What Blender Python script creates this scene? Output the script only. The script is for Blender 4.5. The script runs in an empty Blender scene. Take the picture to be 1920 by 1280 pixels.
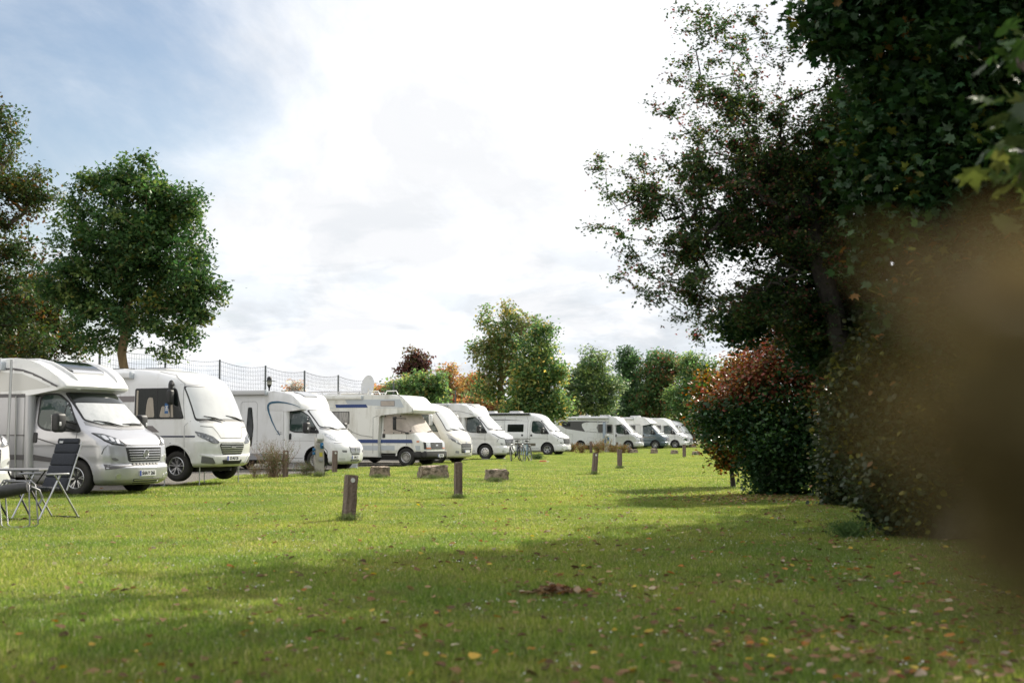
import bpy, bmesh, math, random
import numpy as np
from mathutils import Vector, Matrix

scene = bpy.context.scene
COL = scene.collection
R = math.radians
random.seed(7)
rng = np.random.default_rng(11)

# ---------------------------------------------------------------- camera
F = 2500.0                      # focal length in pixels of the 1920 px wide photograph
CAMH = 1.22
PITCH = math.atan(175.0 / F)
cam_d = bpy.data.cameras.new("camera"); cam = bpy.data.objects.new("camera", cam_d); COL.objects.link(cam)
cam_d.sensor_width = 36.0; cam_d.lens = F / 1920 * 36
cam.location = (0, 0, CAMH); cam.rotation_euler = (math.pi / 2 + PITCH, 0, 0)
cam_d.clip_start = 0.02; cam_d.clip_end = 6000
scene.camera = cam
cam_d.dof.use_dof = True; cam_d.dof.focus_distance = 38.0; cam_d.dof.aperture_fstop = 2.2

def ray(px, py):
    dx, dy = px - 960.0, 640.0 - py
    return Vector((dx, F * math.cos(PITCH) - dy * math.sin(PITCH), F * math.sin(PITCH) + dy * math.cos(PITCH)))
def G(px, py, z=0.0):
    d = ray(px, py); t = (z - CAMH) / d.z
    return Vector((d.x * t, d.y * t, z))
def P(px, py, Y):
    d = ray(px, py); t = Y / d.y
    return Vector((d.x * t, Y, CAMH + d.z * t))

# ---------------------------------------------------------------- bookkeeping
def tag(o, label=None, cat=None, group=None, kind=None):
    if label: o['label'] = label
    if cat: o['category'] = cat
    if group: o['group'] = group
    if kind: o['kind'] = kind
    return o
def empty(name, loc=(0, 0, 0), rz=0.0):
    o = bpy.data.objects.new(name, None); COL.objects.link(o)
    o.location = loc; o.rotation_euler = (0, 0, rz); o.empty_display_size = .2
    return o
def kids(o): return [c for c in bpy.data.objects if c.parent == o]
def copy_tree(o, parent=None):
    c = o.copy(); COL.objects.link(c); c.parent = parent
    for ch in kids(o): copy_tree(ch, c)
    return c

# ---------------------------------------------------------------- materials
MATS = {}
def mat(name, col, rough=.5, metal=0., coat=0., spec=.5, noise=None, bump=None, trans=None, alpha=None):
    """noise=(scale, other colour, low, high[, stretch]); bump=(scale, strength)"""
    if name in MATS: return MATS[name]
    m = bpy.data.materials.new(name); m.use_nodes = True; nt = m.node_tree
    b = nt.nodes['Principled BSDF']
    b.inputs['Base Color'].default_value = (*col, 1)
    b.inputs['Roughness'].default_value = rough; b.inputs['Metallic'].default_value = metal
    b.inputs['Coat Weight'].default_value = coat; b.inputs['Coat Roughness'].default_value = .04
    b.inputs['Specular IOR Level'].default_value = spec
    if noise or bump:
        tc = nt.nodes.new('ShaderNodeTexCoord')
    if noise:
        n = nt.nodes.new('ShaderNodeTexNoise'); n.inputs['Scale'].default_value = noise[0]
        n.inputs['Detail'].default_value = 6; n.inputs['Roughness'].default_value = .65
        src = tc.outputs['Object']
        if len(noise) > 4:
            mp = nt.nodes.new('ShaderNodeMapping'); mp.inputs['Scale'].default_value = noise[4]
            nt.links.new(src, mp.inputs['Vector']); src = mp.outputs['Vector']
        nt.links.new(src, n.inputs['Vector'])
        r = nt.nodes.new('ShaderNodeMapRange'); r.inputs['From Min'].default_value = noise[2]; r.inputs['From Max'].default_value = noise[3]
        nt.links.new(n.outputs['Fac'], r.inputs['Value'])
        mx = nt.nodes.new('ShaderNodeMix'); mx.data_type = 'RGBA'
        mx.inputs['A'].default_value = (*col, 1); mx.inputs['B'].default_value = (*noise[1], 1)
        nt.links.new(r.outputs['Result'], mx.inputs['Factor']); nt.links.new(mx.outputs['Result'], b.inputs['Base Color'])
    if bump:
        n2 = nt.nodes.new('ShaderNodeTexNoise'); n2.inputs['Scale'].default_value = bump[0]; n2.inputs['Detail'].default_value = 8
        nt.links.new(tc.outputs['Object'], n2.inputs['Vector'])
        bp = nt.nodes.new('ShaderNodeBump'); bp.inputs['Strength'].default_value = bump[1]; bp.inputs['Distance'].default_value = .05
        nt.links.new(n2.outputs['Fac'], bp.inputs['Height']); nt.links.new(bp.outputs['Normal'], b.inputs['Normal'])
    MATS[name] = m
    return m

WHITE = mat('white_paint', (.82, .82, .82), .28, coat=.6, noise=(2.2, (.62, .61, .57), .52, .78, (1, 1, .35)), spec=.4)
CREAM = mat('cream_paint', (.78, .75, .68), .3, coat=.5, noise=(1.3, (.68, .65, .58), .45, .8))
OLDWHITE = mat('aged_white_paint', (.78, .78, .74), .4, coat=.2, noise=(3.0, (.50, .48, .42), .5, .78, (1, 1, .25)))
SILVER = mat('silver_paint', (.52, .52, .55), .30, metal=.5, coat=.8)
WARMGREY = mat('warm_grey_paint', (.46, .44, .42), .35, metal=.3, coat=.5)
LIGHTGREY = mat('light_grey_panel', (.62, .62, .62), .4, coat=.2)
SLATE = mat('slate_paint', (.085, .125, .155), .28, metal=.4, coat=1.)
BLUE = mat('blue_decal', (.012, .045, .18), .4)
TEAL = mat('teal_decal', (.035, .12, .2), .4)
PALEBLUE = mat('pale_grey_decal', (.50, .54, .58), .4)
DECAL = mat('anthracite_decal', (.10, .095, .10), .4)
TRIM = mat('black_plastic', (.018, .018, .019), .55, noise=(9, (.035, .035, .035), .4, .7))
SEAM = mat('panel_gap', (.10, .10, .10), .7)
SOFTSEAM = mat('soft_panel_gap', (.38, .38, .38), .7)
UNDER = mat('underbody', (.02, .019, .018), .9)
GLASS = mat('tinted_glass', (.010, .014, .013), .04, spec=.5, coat=.2)
CABGLASS = mat('cab_glass', (.025, .045, .04), .04, spec=.5, coat=.3, noise=(2.6, (.10, .12, .11), .50, .56))
SCREEN = mat('blind_sky_windscreen', (.60, .61, .61), .12, coat=1., noise=(2.2, (.42, .44, .44), .45, .7))  # pale base puts drawn blinds and reflected sky into the colour
SCREENW = mat('sky_white_windscreen', (.72, .73, .73), .10, coat=1., noise=(1.7, (.60, .61, .62), .45, .8))  # near-white colour stands in for sky reflection and inner blinds
CURTAIN = mat('curtain', (.42, .37, .30), .8, coat=.8, noise=(14, (.30, .26, .21), .4, .7, (1, 1, .15)))
BLIND = mat('pale_blind', (.5, .5, .47), .7, coat=.8)
COVER = mat('thermal_cover', (.50, .43, .38), .75, noise=(4, (.40, .35, .31), .35, .7), bump=(6, .5))
CHROME = mat('chrome', (.68, .68, .70), .30, metal=.9)
ALU = mat('aluminium', (.62, .62, .63), .35, metal=.9)
RUBBER = mat('tyre_rubber', (.022, .021, .020), .85, noise=(7, (.045, .042, .038), .4, .8))
LAMPGLASS = mat('headlamp_glass', (.22, .235, .25), .08, metal=.4, coat=1., noise=(18, (.05, .055, .06), .42, .6))
LAMPCLEAR = mat('clear_headlamp', (.72, .74, .75), .1, coat=1., noise=(12, (.38, .40, .41), .45, .62))
LAMPDARK = mat('dark_headlamp', (.10, .105, .11), .08, coat=1., noise=(16, (.5, .52, .54), .55, .66))
AMBER = mat('amber_lens', (.62, .16, .02), .2, coat=1.)
PLATE = mat('plate_white', (.82, .82, .82), .4)
EUBLUE = mat('plate_blue', (.01, .05, .32), .4)
INK = mat('plate_ink', (.012, .012, .012), .5)
GREYTRIM = mat('grey_plastic', (.30, .30, .31), .5)
FABRIC = mat('dark_fabric', (.030, .033, .042), .85, noise=(60, (.05, .053, .065), .4, .7), bump=(40, .3))
TOPGREY = mat('grey_table_top', (.16, .16, .165), .5)

# ---------------------------------------------------------------- mesh builder
class MB:
    def __init__(s): s.v = []; s.f = []; s.m = []
    def add(s, vs, fs, mi=0):
        b = len(s.v); s.v += [tuple(v) for v in vs]
        s.f += [tuple(b + i for i in f) for f in fs]; s.m += [mi] * len(fs)
        return s
    def box(s, c, d, mi=0, rot=None, taper=1.0):
        cx, cy, cz = c; hx, hy, hz = d[0] / 2, d[1] / 2, d[2] / 2
        vs = []
        for sz in (-1, 1):
            t = taper if sz > 0 else 1.0
            for sx, sy in ((-1, -1), (1, -1), (1, 1), (-1, 1)):
                p = Vector((sx * hx * t, sy * hy * t, sz * hz))
                if rot is not None: p = rot @ p
                vs.append((cx + p.x, cy + p.y, cz + p.z))
        return s.add(vs, [(3, 2, 1, 0), (4, 5, 6, 7), (0, 1, 5, 4), (1, 2, 6, 5), (2, 3, 7, 6), (3, 0, 4, 7)], mi)
    def tube(s, pts, r, n=6, mi=0, cap=True):
        pts = [Vector(p) for p in pts]; rs = r if isinstance(r, (list, tuple)) else [r] * len(pts)
        rings = []; prev = None
        for i, p in enumerate(pts):
            a = pts[max(0, i - 1)]; b = pts[min(len(pts) - 1, i + 1)]
            t = (b - a)
            t = t.normalized() if t.length > 1e-9 else Vector((0, 0, 1))
            if prev is None:
                u = t.orthogonal().normalized()
            else:
                u = prev - t * prev.dot(t)
                u = u.normalized() if u.length > 1e-6 else t.orthogonal().normalized()
            prev = u; w = t.cross(u)
            rings.append([p + (u * math.cos(2 * math.pi * k / n) + w * math.sin(2 * math.pi * k / n)) * rs[i] for k in range(n)])
        vs = [v for rg in rings for v in rg]; fs = []
        for i in range(len(rings) - 1):
            for k in range(n):
                fs.append((i * n + k, i * n + (k + 1) % n, (i + 1) * n + (k + 1) % n, (i + 1) * n + k))
        if cap:
            fs.append(tuple(range(n))[::-1]); fs.append(tuple((len(rings) - 1) * n + k for k in range(n)))
        return s.add(vs, fs, mi)
    def lathe(s, prof, n=24, mi=0, axis='y', c=(0, 0, 0)):
        vs = []; fs = []
        for (r, h) in prof:
            for k in range(n):
                a = 2 * math.pi * k / n
                if axis == 'y': p = (c[0] + r * math.cos(a), c[1] + h, c[2] + r * math.sin(a))
                else: p = (c[0] + r * math.cos(a), c[1] + r * math.sin(a), c[2] + h)
                vs.append(p)
        for i in range(len(prof) - 1):
            for k in range(n):
                q = (i * n + k, i * n + (k + 1) % n, (i + 1) * n + (k + 1) % n, (i + 1) * n + k)
                fs.append(q if axis != 'y' else q[::-1])
        return s.add(vs, fs, mi)
    def build(s, name, mats, parent=None, smooth=None, loc=None):
        me = bpy.data.meshes.new(name); me.from_pydata(s.v, [], s.f)
        if not isinstance(mats, (list, tuple)): mats = [mats]
        for m in mats: me.materials.append(m)
        if any(s.m): me.polygons.foreach_set('material_index', s.m)
        me.validate(); me.update()
        if smooth is not None:
            me.polygons.foreach_set('use_smooth', [True] * len(me.polygons))
            me.set_sharp_from_angle(angle=R(smooth))
        o = bpy.data.objects.new(name, me); COL.objects.link(o)
        if parent is not None: o.parent = parent
        if loc is not None: o.location = loc
        return o

def inst(o, parent=None, loc=None, rot=None, name=None):
    c = o.copy(); COL.objects.link(c); c.parent = parent
    if loc is not None: c.location = loc
    if rot is not None: c.rotation_euler = rot
    if name: c.name = name
    return c

def rpoly(pts, r, seg=4):
    """round the corners of a 2-D polygon"""
    out = []; n = len(pts)
    for i in range(n):
        p = Vector(pts[i]).to_2d() if len(pts[i]) > 2 else Vector(pts[i])
        a = Vector(pts[i - 1]) - p; b = Vector(pts[(i + 1) % n]) - p
        rr = r[i] if isinstance(r, (list, tuple)) else r
        d = min(rr, a.length * .45, b.length * .45)
        if d < 1e-4: out.append((p.x, p.y)); continue
        A = p + a.normalized() * d; B = p + b.normalized() * d
        for k in range(seg + 1):
            t = k / seg
            q = A * (1 - t) ** 2 + p * 2 * t * (1 - t) + B * t ** 2
            out.append((q.x, q.y))
    return out
def rect(a0, b0, a1, b1): return [(a0, b0), (a1, b0), (a1, b1), (a0, b1)]

def patch(mb, poly, fn, off=.006, mi=0, step=.09, skirt=.03):
    """drape the 2-D polygon over the surface fn(a, b), lifted by off, with a turned-in rim"""
    bm = bmesh.new()
    bm.faces.new([bm.verts.new((p[0], p[1], 0)) for p in poly])
    xs = [p[0] for p in poly]; ys = [p[1] for p in poly]
    for ax, lo, hi in ((0, min(xs), max(xs)), (1, min(ys), max(ys))):
        k = int((hi - lo) / step) + 1
        for i in range(1, k):
            v = lo + (hi - lo) * i / k
            co = (v, 0, 0) if ax == 0 else (0, v, 0); no = (1, 0, 0) if ax == 0 else (0, 1, 0)
            bmesh.ops.bisect_plane(bm, geom=bm.verts[:] + bm.edges[:] + bm.faces[:], plane_co=co, plane_no=no, dist=1e-5)
    bmesh.ops.triangulate(bm, faces=bm.faces[:])
    bm.verts.index_update(); vs = []; inn = []
    for v in bm.verts:
        a, b = v.co.x, v.co.y; e = .004
        p = fn(a, b); pa = fn(a + e, b) - fn(a - e, b); pb = fn(a, b + e) - fn(a, b - e)
        n = pa.cross(pb)
        n = n.normalized() if n.length > 1e-12 else Vector((1, 0, 0))
        ref = Vector((0, p.y, 0)) + Vector((.25, 0, .05))
        if abs(n.x) > .6: ref = Vector((1, 0, 0))
        if n.z > .8: ref = Vector((0, 0, 1))
        if n.dot(ref) < 0: n = -n
        vs.append(p + n * off); inn.append(p + n * (off - skirt))
    nv = len(vs); fs = [tuple(v.index for v in f.verts) for f in bm.faces]
    for e in bm.edges:
        if len(e.link_faces) == 1:
            i, j = e.verts[0].index, e.verts[1].index
            fs.append((i, j, nv + j, nv + i))
    bm.free()
    mb.add(vs + inn, fs, mi)
    return mb

def pchip(x, y):
    x = np.array(x, float); y = np.array(y, float); h = np.diff(x); d = np.diff(y) / h
    m = np.zeros_like(y); m[0] = d[0]; m[-1] = d[-1]
    for i in range(1, len(x) - 1):
        if d[i - 1] * d[i] <= 0: m[i] = 0
        else:
            w1 = 2 * h[i] + h[i - 1]; w2 = h[i] + 2 * h[i - 1]
            m[i] = (w1 + w2) / (w1 / d[i - 1] + w2 / d[i])
    def f(t):
        t = min(max(t, x[0]), x[-1]); i = min(max(int(np.searchsorted(x, t)) - 1, 0), len(x) - 2)
        s = (t - x[i]) / h[i]
        return float((1 + 2 * s) * (1 - s) ** 2 * y[i] + s * (1 - s) ** 2 * h[i] * m[i] + s * s * (3 - 2 * s) * y[i + 1] + s * s * (s - 1) * h[i] * m[i + 1])
    return f

def text_obj(name, s, size, material, parent, mtx, depth=.002, xscale=1.0, align='CENTER'):
    cu = bpy.data.curves.new(name, 'FONT'); cu.body = s; cu.size = size; cu.align_x = align; cu.align_y = 'CENTER'
    cu.extrude = depth; cu.offset = size * .012
    t = bpy.data.objects.new(name + '_curve', cu); COL.objects.link(t)
    bpy.context.view_layer.update()
    dg = bpy.context.evaluated_depsgraph_get()
    me = bpy.data.meshes.new_from_object(t.evaluated_get(dg)); me.name = name
    bpy.data.objects.remove(t); bpy.data.curves.remove(cu)
    me.materials.clear(); me.materials.append(material)
    me.transform(mtx @ Matrix.Diagonal((xscale, 1, 1, 1)))
    o = bpy.data.objects.new(name, me); COL.objects.link(o); o.parent = parent
    return o
def bm_add(mb, bm, mi=0, fmi=None):
    bm.verts.index_update()
    b = len(mb.v); mb.v += [tuple(v.co) for v in bm.verts]
    for f in bm.faces:
        mb.f.append(tuple(b + v.index for v in f.verts)); mb.m.append(f.material_index if fmi else mi)
    bm.free()
def rbox(mb, c, d, r=.02, mi=0, seg=2, rot=None, shear=None):
    bm = bmesh.new(); bmesh.ops.create_cube(bm, size=1.0)
    for v in bm.verts: v.co = Vector((v.co.x * d[0], v.co.y * d[1], v.co.z * d[2]))
    bmesh.ops.bevel(bm, geom=bm.edges[:], offset=min(r, min(d) * .48), segments=seg, affect='EDGES', profile=.5)
    for v in bm.verts:
        if shear: v.co.x += shear * v.co.z
        if rot is not None: v.co = rot @ v.co
        v.co += Vector(c)
    bm_add(mb, bm, mi); return mb

class Hull:
    """body given by horizontal outlines: rows of (z, nose x, half width, corner depth)"""
    def __init__(s, st, xr, n=2.6, wr=None):
        st = sorted(st); z = [a[0] for a in st]
        s.z = z; s.fx = pchip(z, [a[1] for a in st]); s.fw = pchip(z, [a[2] for a in st]); s.fc = pchip(z, [a[3] for a in st])
        s.xr = xr; s.n = n
    def front(s, y, z):
        xf, w, c = s.fx(z), s.fw(z), s.fc(z); t = min(abs(y) / w, .9995)
        return Vector((xf - c + c * (1 - t ** s.n) ** (1 / s.n), y, z))
    def side(s, sg):
        def f(x, z):
            xf, w, c = s.fx(z), s.fw(z), s.fc(z); u = (x - (xf - c)) / c
            y = w if u <= 0 else w * (1 - min(u, .9995) ** s.n) ** (1 / s.n)
            return Vector((x, sg * y, z))
        return f
    def build(s, name, mats, parent, sub=8, cuts=None, smooth=32):
        zs = []
        for a, b in zip(s.z[:-1], s.z[1:]): zs += [a + (b - a) * k / sub for k in range(sub)]
        zs.append(s.z[-1]); mb = MB(); NS, NF = 8, 44; rows = []
        for z in zs:
            xf, w, c = s.fx(z), s.fw(z), s.fc(z); row = []
            for k in range(NS): row.append((s.xr + (xf - c - s.xr) * k / NS, -w, z))
            for k in range(NF + 1):
                a = -math.pi / 2 + math.pi * k / NF
                sy, cx = math.sin(a), math.cos(a)
                y = w * math.copysign(abs(sy) ** (2 / s.n), sy); x = xf - c + c * max(cx, 0) ** (2 / s.n)
                row.append((x, y, z))
            for k in range(NS)[::-1]: row.append((s.xr + (xf - c - s.xr) * k / NS, w, z))
            rows.append(row)
        n = len(rows[0]); vs = [p for r_ in rows for p in r_]; fs = []
        for i in range(len(rows) - 1):
            for k in range(n): fs.append((i * n + k, i * n + (k + 1) % n, (i + 1) * n + (k + 1) % n, (i + 1) * n + k))
        fs.append(tuple(range(n))[::-1]); fs.append(tuple((len(rows) - 1) * n + k for k in range(n)))
        mb.add(vs, fs)
        o = mb.build(name, mats, parent)
        if cuts: cut_arches(o, cuts)
        sm(o, smooth)
        return o

def sm(o, angle=32):
    me = o.data; me.polygons.foreach_set('use_smooth', [True] * len(me.polygons)); me.set_sharp_from_angle(angle=R(angle)); me.update()

def cut_arches(o, cuts):
    """cuts: (x, z, radius, half width outside, inner y)"""
    mb = MB()
    for (x, z, r, yo, yi) in cuts:
        for sg in (-1, 1):
            pr = [(0.0, sg * yi), (r, sg * yi), (r, sg * yo), (0.0, sg * yo)]
            vs = []; n = 32
            for (yy) in (sg * yi, sg * yo):
                for k in range(n):
                    a = 2 * math.pi * k / n; vs.append((x + r * math.cos(a), yy, z + r * math.sin(a)))
            fs = [(k, (k + 1) % n, n + (k + 1) % n, n + k) for k in range(n)]
            fs += [tuple(range(n))[::-1], tuple(n + k for k in range(n))]
            if sg > 0: fs = [f[::-1] for f in fs]
            mb.add(vs, fs)
    c = mb.build('arch_cutter', [UNDER])
    md = o.modifiers.new('arches', 'BOOLEAN'); md.operation = 'DIFFERENCE'; md.object = c; md.solver = 'EXACT'; md.material_mode = 'TRANSFER'
    bpy.context.view_layer.update()
    me = bpy.data.meshes.new_from_object(o.evaluated_get(bpy.context.evaluated_depsgraph_get()))
    o.modifiers.clear(); old = o.data; o.data = me; me.name = o.name; bpy.data.meshes.remove(old)
    cm = c.data; bpy.data.objects.remove(c); bpy.data.meshes.remove(cm)

class Prism:
    """side outline (x, z) extruded across the vehicle with rounded long edges; nose narrows and curves in plan"""
    def __init__(s, prof, w, r=.06, x0=None, narrow=0., L=1.2, plan=0., px0=-.8, lean=0.):
        s.prof, s.w, s.r, s.x0, s.nar, s.L, s.plan, s.px0 = prof, w, r, x0, narrow, L, plan, px0
    def tp(s, x):
        if s.x0 is None or x <= s.x0: return 1.0
        return 1 - s.nar * ((x - s.x0) / s.L) ** 2
    def side(s, sg): return lambda x, z: Vector((x, sg * s.w * s.tp(x), z))
    def build(s, name, mats, parent, cuts=None, smooth=35):
        bm = bmesh.new(); a = [bm.verts.new((x, -s.w, z)) for x, z in s.prof]; b = [bm.verts.new((x, s.w, z)) for x, z in s.prof]
        n = len(a); fa = bm.faces.new(a); fb = bm.faces.new(b[::-1])
        for i in range(n): bm.faces.new((a[i], b[i], b[(i + 1) % n], a[(i + 1) % n]))
        es = list(fa.edges) + list(fb.edges)
        if s.r > 0: bmesh.ops.bevel(bm, geom=es, offset=s.r, segments=4, affect='EDGES', profile=.5, clamp_overlap=True)
        xs = [p[0] for p in s.prof]; lo, hi = min(xs), max(xs)
        if s.x0 is not None:
            k = 10; st = max(lo, s.x0)
            for i in range(k):
                bmesh.ops.bisect_plane(bm, geom=bm.verts[:] + bm.edges[:] + bm.faces[:], plane_co=(st + (hi - st) * i / k, 0, 0), plane_no=(1, 0, 0), dist=1e-4)
            for i in range(1, 12):
                bmesh.ops.bisect_plane(bm, geom=bm.verts[:] + bm.edges[:] + bm.faces[:], plane_co=(0, -s.w + 2 * s.w * i / 12, 0), plane_no=(0, 1, 0), dist=1e-4)
            for v in bm.verts:
                x = v.co.x; v.co.y *= s.tp(x)
                if s.plan and x > s.px0: v.co.x -= s.plan * (v.co.y / s.w) ** 2 * min(1, (x - s.px0) / (hi - s.px0))
        bmesh.ops.recalc_face_normals(bm, faces=bm.faces[:])
        me = bpy.data.meshes.new(name); bm.to_mesh(me); bm.free()
        for m in (mats if isinstance(mats, (list, tuple)) else [mats]): me.materials.append(m)
        o = bpy.data.objects.new(name, me); COL.objects.link(o); o.parent = parent
        if cuts: cut_arches(o, cuts)
        sm(o, smooth); return o

def seam(mb, pts, fn, w=.012, mi=0, off=.004, sub=8, closed=False):
    P2 = [Vector(p) for p in pts]
    if closed: P2 = P2 + [P2[0]]
    q = []
    for a, b in zip(P2[:-1], P2[1:]):
        k = max(1, int((b - a).length / .08))
        q += [a + (b - a) * i / k for i in range(k)]
    q.append(P2[-1])
    L = []
    for i, p in enumerate(q):
        t = q[min(i + 1, len(q) - 1)] - q[max(i - 1, 0)]
        t = t.normalized(); nn = Vector((-t.y, t.x)) * w / 2
        for s_ in (1, -1):
            r_ = p + nn * s_; e = .004
            c = fn(r_.x, r_.y); pa = fn(r_.x + e, r_.y) - fn(r_.x - e, r_.y); pb = fn(r_.x, r_.y + e) - fn(r_.x, r_.y - e)
            n3 = pa.cross(pb).normalized()
            ref = Vector((1, 0, .05)) if abs(n3.x) > .6 else Vector((.05, c.y, 0))
            if n3.dot(ref) < 0: n3 = -n3
            L.append(c + n3 * off)
    fs = [(2 * i, 2 * i + 1, 2 * i + 3, 2 * i + 2) for i in range(len(q) - 1)]
    mb.add(L, fs, mi)

# ---------------------------------------------------------------- wheels
WHEELS = {}
def wheel_proto(style):
    if style in WHEELS: return WHEELS[style]
    mb = MB(); Ro = .36; w = .115
    mb.lathe([(.205, w * .8), (.235, w), (.30, w * 1.03), (.335, w * .93), (.352, w * .72), (Ro, w * .5), (Ro, w * .30), (Ro - .008, w * .28), (Ro - .008, w * .18), (Ro, w * .16),
              (Ro, -w * .16), (Ro - .008, -w * .18), (Ro - .008, -w * .28), (Ro, -w * .30), (Ro, -w * .5), (.352, -w * .72), (.335, -w * .93), (.30, -w * 1.03), (.235, -w), (.205, -w * .8), (.20, 0), (.205, w * .8)], 40)
    t = mb.build('wheel', RUBBER, None, 40)
    rb = MB()   # rim, outer face towards -y
    rb.lathe([(.218, -.105), (.208, -.112), (.198, -.10), (.190, -.05), (.19, .08)], 32, 0)
    rb.lathe([(.19, -.035), (.06, -.03), (.0, -.03)], 32, 1)
    def spoke(a0, a1, r0, r1, w0, w1, y0, y1, mi=0):
        p0 = Vector((r0 * math.cos(a0), 0, r0 * math.sin(a0))); p1 = Vector((r1 * math.cos(a1), 0, r1 * math.sin(a1)))
        d = (p1 - p0).normalized(); nn = Vector((-d.z, 0, d.x)); vs = []
        for p, ww, yy in ((p0, w0, y0), (p1, w1, y1)):
            for s_ in (-1, 1): vs.append(p + nn * ww * s_ + Vector((0, yy, 0)))
            for s_ in (1, -1): vs.append(p + nn * (ww + .006) * s_ + Vector((0, yy + .05, 0)))
        rb.add(vs, [(0, 1, 5, 4), (1, 2, 6, 5), (2, 3, 7, 6), (3, 0, 4, 7), (0, 3, 2, 1), (4, 5, 6, 7)], mi)
    if style == 'alloy':
        for k in range(5):
            a = 2 * math.pi * k / 5 + .3
            spoke(a - .10, a - .22, .04, .20, .013, .010, -.075, -.10); spoke(a + .10, a + .22, .04, .20, .013, .010, -.075, -.10)
        rb.lathe([(.0, -.088), (.035, -.088), (.042, -.07)], 16, 0)
    elif style == 'dark_alloy':
        for k in range(6):
            a = 2 * math.pi * k / 6 + .1
            spoke(a, a - .16, .05, .20, .010, .008, -.07, -.10); spoke(a, a + .16, .05, .20, .010, .008, -.07, -.10)
        rb.lathe([(.0, -.08), (.035, -.08), (.042, -.07)], 16, 1)
    elif style == 'hubcap':
        rb.lathe([(.205, -.108), (.17, -.118), (.10, -.112), (.05, -.12), (0, -.122)], 32, 0)
        for k in range(9):
            a = 2 * math.pi * k / 9
            for d in (-.07, .07): pass
            rb.box((.145 * math.cos(a), -.1195, .145 * math.sin(a)), (.07, .012, .028), 1, Matrix.Rotation(-a, 3, 'Y'))
    else:  # plain steel
        rb.lathe([(.20, -.09), (.165, -.055), (.12, -.075), (.07, -.06), (.06, -.085), (0, -.085)], 32, 2)
        for k in range(14):
            a = 2 * math.pi * k / 14
            rb.box((.15 * math.cos(a), -.066, .15 * math.sin(a)), (.03, .012, .018), 1, Matrix.Rotation(-a, 3, 'Y'))
        for k in range(5):
            a = 2 * math.pi * k / 5
            rb.lathe([(0, -.094), (.009, -.094), (.009, -.08)], 8, 0, 'y', (.045 * math.cos(a), 0, .045 * math.sin(a)))
    r = rb.build('rim', [ALU, TRIM, mat('steel_rim', (.38, .37, .35), .5, metal=.5, noise=(12, (.18, .14, .11), .5, .7))], t, 30)
    WHEELS[style] = t
    return t
def add_wheels(root, style, xs, ytrack, z=.36, used=set()):
    p = wheel_proto(style)
    for x in xs:
        for sg in (-1, 1):
            if style not in used: t = p; used.add(style)
            else: t = copy_tree(p)
            t.parent = root; t.location = (x, sg * ytrack, z); t.rotation_euler = (0, random.random() * 0, 0 if sg < 0 else math.pi)

# ---------------------------------------------------------------- fittings shared by the vehicles
def plate(root, x, z, s, y=0.0, w=.52, tilt=0.0):
    mb = MB(); mb.box((x + .008, y, z), (.012, w, .11), 0); mb.box((x + .0165, y - w / 2 + .025, z), (.006, .045, .106), 1)
    o = mb.build('number_plate', [PLATE, EUBLUE], root)
    m = Matrix.Translation((x + .0165, y + .02, z)) @ Matrix(((0, 0, 1, 0), (1, 0, 0, 0), (0, 1, 0, 0), (0, 0, 0, 1)))
    if s: text_obj('lettering', s, .105, INK, o, m, .002, .86)
    return o
def wiper(root, fn, a0, a1, off=.03):
    mb = MB(); p0, p1 = fn(*a0), fn(*a1); u = Vector((off, 0, off * .6))
    mb.tube([p0 + u * .4, p0.lerp(p1, .5) + u * 1.6, p1 + u], .012, 5)
    d = (p1 - p0); q0 = fn(a0[0] + (a1[0] - a0[0]) * .35, a0[1] + (a1[1] - a0[1]) * .35 - .01)
    mb.tube([q0 + u * .8, p1 + u * .8 + d * .12], .009, 4)
    mb.build('wiper', TRIM, root)
def mirror(root, sg, c=(-.2, 1.28, 1.46), foot=(-.04, .97, 1.38), sz=(.18, .27, .38), m=None):
    mb = MB(); cc = (c[0], sg * c[1], c[2])
    rbox(mb, cc, sz, .06, 0, 3)
    for dz in (-.06, .07): mb.tube([(foot[0], sg * foot[1], foot[2] + dz), (c[0], sg * (c[1] - .02), c[2] + dz * .8)], .022, 6)
    rbox(mb, (c[0] + sz[0] * .38, sg * (c[1] + sz[1] * .22), c[2] - .02), (.06, .06, .09), .02, 1)
    mb.box((c[0] - sz[0] / 2 - .002, cc[1], c[2]), (.004, sz[1] * .8, sz[2] * .82), 2)
    mb.build('mirror', [m or TRIM, PLATE, CHROME], root, 40)

def ducato_stations(face):
    if face == 'new':
        return [(.22, .84, .86, .42), (.27, .92, .94, .45), (.34, .97, .98, .46), (.56, .98, 1.0, .46), (.60, .96, 1.0, .46), (.64, .925, 1.0, .45),
                (.80, .92, 1.01, .45), (.97, .90, 1.015, .45), (1.02, .885, 1.02, .45), (1.10, .84, 1.02, .45), (1.20, .71, 1.01, .45), (1.27, .585, 1.0, .44), (1.335, .45, .99, .43),
                (1.37, .40, .98, .43), (1.6, .18, .945, .46), (1.85, -.06, .905, .52), (2.08, -.29, .86, .58), (2.18, -.42, .82, .58), (2.24, -.62, .76, .55)]
    return [(.22, .80, .84, .45), (.27, .90, .92, .5), (.34, .97, .96, .52), (.55, 1.0, .99, .54), (.74, .99, 1.0, .54), (.88, .93, 1.0, .52), (.96, .86, 1.0, .5),
            (1.03, .76, 1.0, .5), (1.12, .66, 1.0, .5), (1.22, .54, .99, .48), (1.31, .44, .98, .45), (1.37, .37, .97, .44), (1.6, .16, .945, .46),
            (1.85, -.07, .905, .52), (2.08, -.29, .86, .58), (2.18, -.42, .82, .58), (2.24, -.62, .76, .55)]

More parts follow.
